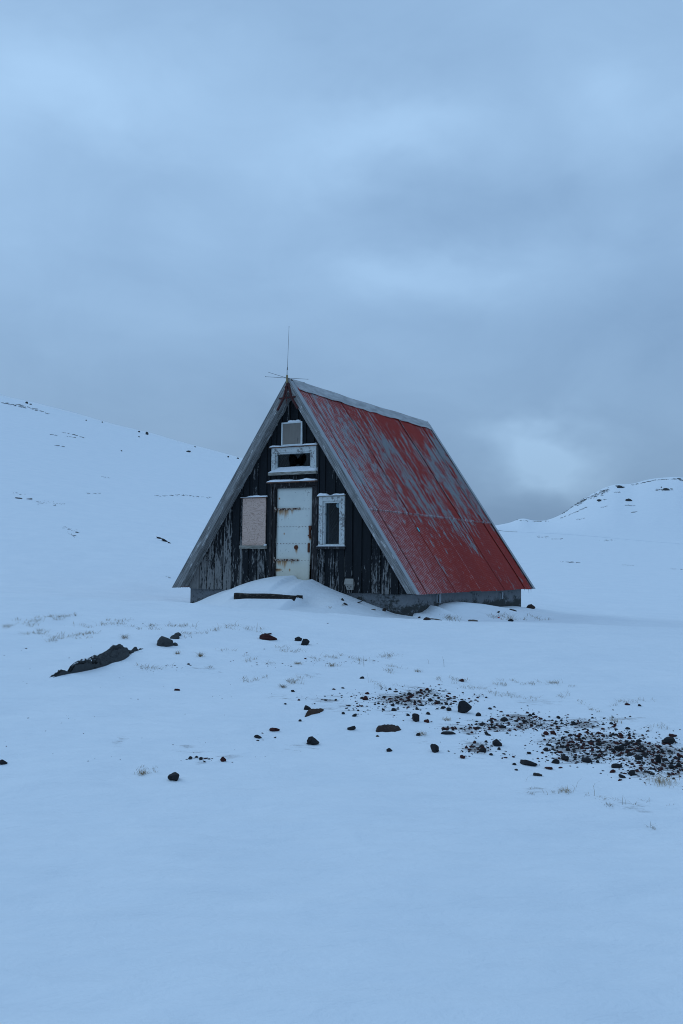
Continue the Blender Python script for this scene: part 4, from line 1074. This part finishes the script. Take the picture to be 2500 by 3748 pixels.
# streaks of bare ground on the slopes: (x0, y0, x1, y1, spread, count)
STREAK = [(0, 1472, 95, 1494, 2, 70), (60, 1478, 178, 1514, 3, 60), (182, 1590, 212, 1594, 1.2, 16), (228, 1582, 280, 1594, 1.6, 30), (245, 1597, 275, 1602, 1, 14), (285, 1598, 315, 1603, 1.2, 12), (198, 1630, 236, 1635, 1.2, 20), (565, 1816, 650, 1812, 2, 26), (650, 1811, 770, 1822, 2, 34), (370, 1743, 402, 1751, 1.5, 14), (318, 1808, 368, 1804, 2, 14), (140, 1838, 240, 1845, 5, 30), (235, 1930, 285, 1950, 5, 22), (250, 1950, 275, 1970, 4, 12), (607, 2110, 625, 2116, 3, 8), (40, 1802, 90, 1810, 2, 10),
          (2060, 1880, 2120, 1838, 2, 70), (2110, 1850, 2145, 1826, 4, 130), (2140, 1828, 2175, 1815, 4, 50), (2170, 1820, 2215, 1794, 6, 110), (2195, 1815, 2230, 1790, 6, 50), (2255, 1779, 2285, 1784, 3, 60), (2315, 1776, 2400, 1757, 1.5, 70), (2390, 1758, 2490, 1752, 1.3, 60), (2053, 1898, 2150, 1856, 1.5, 60), (2110, 1902, 2140, 1897, 1.2, 12), (2190, 1830, 2222, 1828, 2, 14), (2290, 1850, 2325, 1852, 3, 16), (2310, 1876, 2330, 1873, 2, 16), (2400, 1794, 2465, 1790, 4, 50), (2250, 1803, 2270, 1802, 2, 14), (2200, 1858, 2225, 1852, 2, 12), (2485, 1752, 2500, 1762, 3, 30),
          (1965, 1965, 2060, 1975, 3, 24), (2190, 1980, 2260, 1975, 4, 18), (2050, 2056, 2125, 2060, 1.5, 26), (2270, 2068, 2330, 2070, 1.5, 14), (2440, 2082, 2500, 2084, 1.5, 14), (1880, 1902, 1935, 1908, 2, 14), (1945, 1910, 2010, 1908, 1, 24)]
pts = []
for a, b2, c, d_, sp2, n_ in STREAK:
    for k in range(n_):
        t_ = RNG.random(); pts.append((a+(c-a)*t_+RNG.normal(0, sp2*.8), b2+(d_-b2)*t_+RNG.normal(0, sp2*.55)))
scatter_rocks('bare_ground_streaks', np.array(pts), (2.0, 5.0), [M_scrub], 'thin streaks of bare ground and rock on the snowy hills', flat=.35, sink=.2, stretch=1.8, seed=12)

# ------------------------------------------------------------------ debris by the cabin
def plank(sx, sy, wpx, hpx, ang, mat, label, name='wood_scrap', cat='wood scrap', rz=None):
    p, d = hit(sx, sy); k = d/FPX; hl = wpx*k/2; r_ = max(hpx*k/2, .012)
    mb = MB(); n_ = 7; v = []; f = []
    for i in range(n_):
        a = i/(n_-1)*2-1; ww = r_*(1-.25*abs(a)**3)*(1+.15*math.sin(i*2.3)); bend = .10*hl*(1-a*a)
        for y_, z_ in ((-1.3, -1), (1.3, -1), (1.1, .9), (-1.1, 1)): v.append((a*hl, y_*ww, z_*ww*.8+bend*.6))
        if i: q = 4*i; f += [(q-4+j, q-4+(j+1) % 4, q+(j+1) % 4, q+j) for j in range(4)]
    f += [(3, 2, 1, 0), tuple(4*(n_-1)+j for j in range(4))]
    o = mb.add(v, f).build(name, mat); o.location = p+Vector((0, 0, r_*.5)); o.rotation_euler = (0, ang, -YAW*.4 if rz is None else rz)
    return tag(o, label, cat)
plank(1313, 2207, 26, 5, -.35, M_dkscrap, 'dark stick stuck slantwise in the drift before the gable')
plank(1265, 2213, 16, 7, .5, M_dkscrap, 'short dark wood chunk in the drift with dry grass beside it')
plank(1254, 2197, 11, 8, .9, M_dkscrap, 'small dark chip uppermost in the drift before the gable')
plank(1595, 2269, 44, 5, .12, M_scrap, 'thin weathered board lying beside the brown round stone')
plank(1731, 2274, 34, 8, .03, M_scrap, 'short pale board lying in the snow below the roof middle')
plank(1878, 2235, 26, 6, .25, M_dkscrap, 'dark stick near the far foundation corner')
plank(1824, 2243, 12, 8, -.6, M_dkscrap, 'small dark upright chip below the far vent')
plank(1825, 2262, 14, 5, -.5, M_redscrap, 'small bright red scrap in the snow below the far end of the roof', 'red_scrap', 'scrap')
plank(1366, 2232, 18, 4, -.1, M_scrap, 'brown twig on the drift near the foundation front')
plank(1968, 2839, 32, 6, .15, M_dkscrap, 'dark twig with an orange tip, lying below the gravel', 'twig', 'twig')

# ------------------------------------------------------------------ grass
def blades(name, centres, hpx, spread, per, tone, label, group=None, cat=None, kind=None, lean=.5, seed=1):
    rg = np.random.default_rng(seed); V = []; F = []; Tn = []; k = 0
    P, dep, _ = hits(centres); org = P[0].copy()
    for p, d in zip(P, dep):
        m_ = d/FPX
        for _ in range(per):
            bx_ = p[0]+rg.normal(0, spread*m_); by_ = p[1]+rg.normal(0, spread*m_*1.2); bz = float(gz(bx_, by_))-.01
            h_ = rg.uniform(*hpx)*m_; an = rg.uniform(0, 6.28); ln = rg.uniform(.05, 1)**.7*lean*h_*(1 if rg.random() < .75 else 1.8); wd = max(.0024, 1.05*m_*rg.uniform(.5, 1.2))/2
            dx_, dy_ = math.cos(an), math.sin(an); px_, py_ = -dy_, dx_
            tn = np.clip(rg.normal(tone, .22), 0, 1)
            for s_, wf in ((0, 1), (.5, .8), (1, .15)):
                cx_ = bx_+dx_*ln*s_*s_; cy_ = by_+dy_*ln*s_*s_; cz_ = bz+h_*(s_-.25*lean*s_*s_)
                V += [(cx_-px_*wd*wf, cy_-py_*wd*wf, cz_), (cx_+px_*wd*wf, cy_+py_*wd*wf, cz_), (cx_+dx_*wd*wf, cy_+dy_*wd*wf, cz_)]; Tn += [tn]*3
            for s_ in range(2):
                q = k+s_*3; F += [(q, q+1, q+4, q+3), (q+1, q+2, q+5, q+4), (q+2, q, q+3, q+5)]
            k += 9
    V = np.array(V)-org
    me = bpy.data.meshes.new(name); me.from_pydata(V.tolist(), [], F); me.update()
    a = me.attributes.new('tone', 'FLOAT', 'POINT'); a.data.foreach_set('value', np.array(Tn, np.float32))
    o = link(name, me, M_grass); o.location = Vector(org); return tag(o, label, cat, group, kind)
TUFTS = [(2425, 2868, 52, 20, 46, 70, .75, 'largest straw tuft, at the right edge beside the gravel stones'), (2065, 2896, 34, 15, 20, 34, .75, 'straw tuft alone on clean snow below the gravel'), (520, 2832, 32, 13, 16, 46, .6, 'pale tuft left of the pointed foreground stone'), (1540, 2690, 30, 16, 18, 32, .5, 'pale tuft below the long flat stone, in thin snow'), (1638, 2636, 24, 12, 11, 26, .7, 'straw tuft directly below the upright crescent stone'), (2250, 2640, 30, 16, 22, 30, .5, 'faint tuft at the top right of the gravel'), (735, 2402, 30, 14, 11, 34, .35, 'grey tuft midway between lava block and mid foreground'), (455, 2335, 24, 14, 12, 30, .35, 'greyish tuft left of the lava block'), (1090, 2430, 20, 12, 10, 34, .55, 'tan tuft below the two-lobed black rock'), (1215, 2438, 22, 14, 15, 32, .5, 'tan tuft to the right, on the snow below the gable'), (1035, 2515, 20, 12, 10, 36, .3, 'grey fan-shaped tuft above the mossy clump'), (650, 2393, 24, 10, 8, 26, .45, 'thin pale tuft just right of and below the lava block'), (1530, 2458, 22, 8, 12, 26, .4, 'grey tuft above the gravel top'), (1950, 2905, 18, 4, 18, 22, .15, 'flattened dark tuft at the front, left of the clean-snow straw tuft'), (2230, 2950, 20, 6, 14, 24, .25, 'dark low tuft in the right foreground'), (2385, 3030, 34, 6, 18, 12, .35, 'sparse wispy tuft nearest the camera at right'), (2030, 2500, 22, 6, 18, 26, .45, 'row of thin pale stalks on clean snow above the gravel'), (770, 2443, 16, 5, 12, 22, .3, 'tiny tuft right of the lava slab'), (1260, 2216, 10, 3, 9, 16, .75, 'dry straw caught by wood scraps in the drift'), (1210, 2226, 10, 3, 12, 14, .6, 'dry straw lying on the drift left of the wood scraps'), (1640, 2262, 16, 4, 22, 26, .3, 'fine grey stalks poking from the side drift')]
for i, (a, b2, h1, h0, sp2, n_, tn, lab) in enumerate(TUFTS):
    blades('grass_tuft', [(a, b2)], (h0, h1), sp2*.5, int(n_*1.5), tn, lab, 'dry grass tufts in the snow', 'grass tuft', seed=200+i, lean=1.15)
cl = []
for (x0_, y0_, x1_, y1_, n_) in [(0, 2300, 130, 2280, 12), (100, 2270, 280, 2255, 16), (60, 2320, 200, 2310, 10), (170, 2345, 340, 2315, 22), (300, 2300, 470, 2270, 14), (480, 2300, 700, 2290, 16), (680, 2320, 860, 2300, 14), (820, 2380, 1000, 2440, 8), (900, 2300, 980, 2310, 6), (1020, 2370, 1110, 2385, 8), (1060, 2500, 1120, 2480, 14), (900, 2490, 980, 2480, 6), (1120, 2420, 1250, 2400, 8), (1300, 2420, 1440, 2400, 12), (1420, 2450, 1460, 2440, 6), (1600, 2480, 1720, 2500, 8), (1700, 2520, 1960, 2560, 20), (1800, 2500, 2080, 2500, 14), (2200, 2580, 2400, 2560, 8), (2360, 2670, 2440, 2660, 6), (480, 2440, 600, 2450, 8), (500, 2810, 620, 2830, 4), (1780, 2260, 1990, 2275, 16), (1640, 2262, 1700, 2270, 6), (1900, 2880, 2500, 2960, 12), (2050, 2550, 2200, 2600, 8), (1330, 2500, 1450, 2520, 6)]:
    for k in range(n_):
        t_ = RNG.random(); cl.append((x0_+(x1_-x0_)*t_+RNG.normal(0, 12), y0_+(y1_-y0_)*t_+RNG.normal(0, 6)))
blades('sparse_grass', cl, (6, 22), 9, 11, .38, 'sparse thin grass stalks poking through the snow', kind='stuff', seed=77, lean=1.25)
st_ = [(2168, 2880), (2180, 2915), (2110, 2880), (2105, 2890), (2005, 2910), (1995, 2905), (2290, 2945), (2280, 2945), (940, 2315), (925, 2310), (1170, 2400), (1250, 2400), (1570, 2430), (1630, 2440), (2060, 2500), (700, 2300), (715, 2300), (850, 2290), (1330, 2440), (1350, 2500), (1920, 2860)]
blades('tall_stalks', st_, (24, 60), 2, 1, .25, 'single long thin stalks leaning out of the snow', kind='stuff', seed=99, lean=1.1)
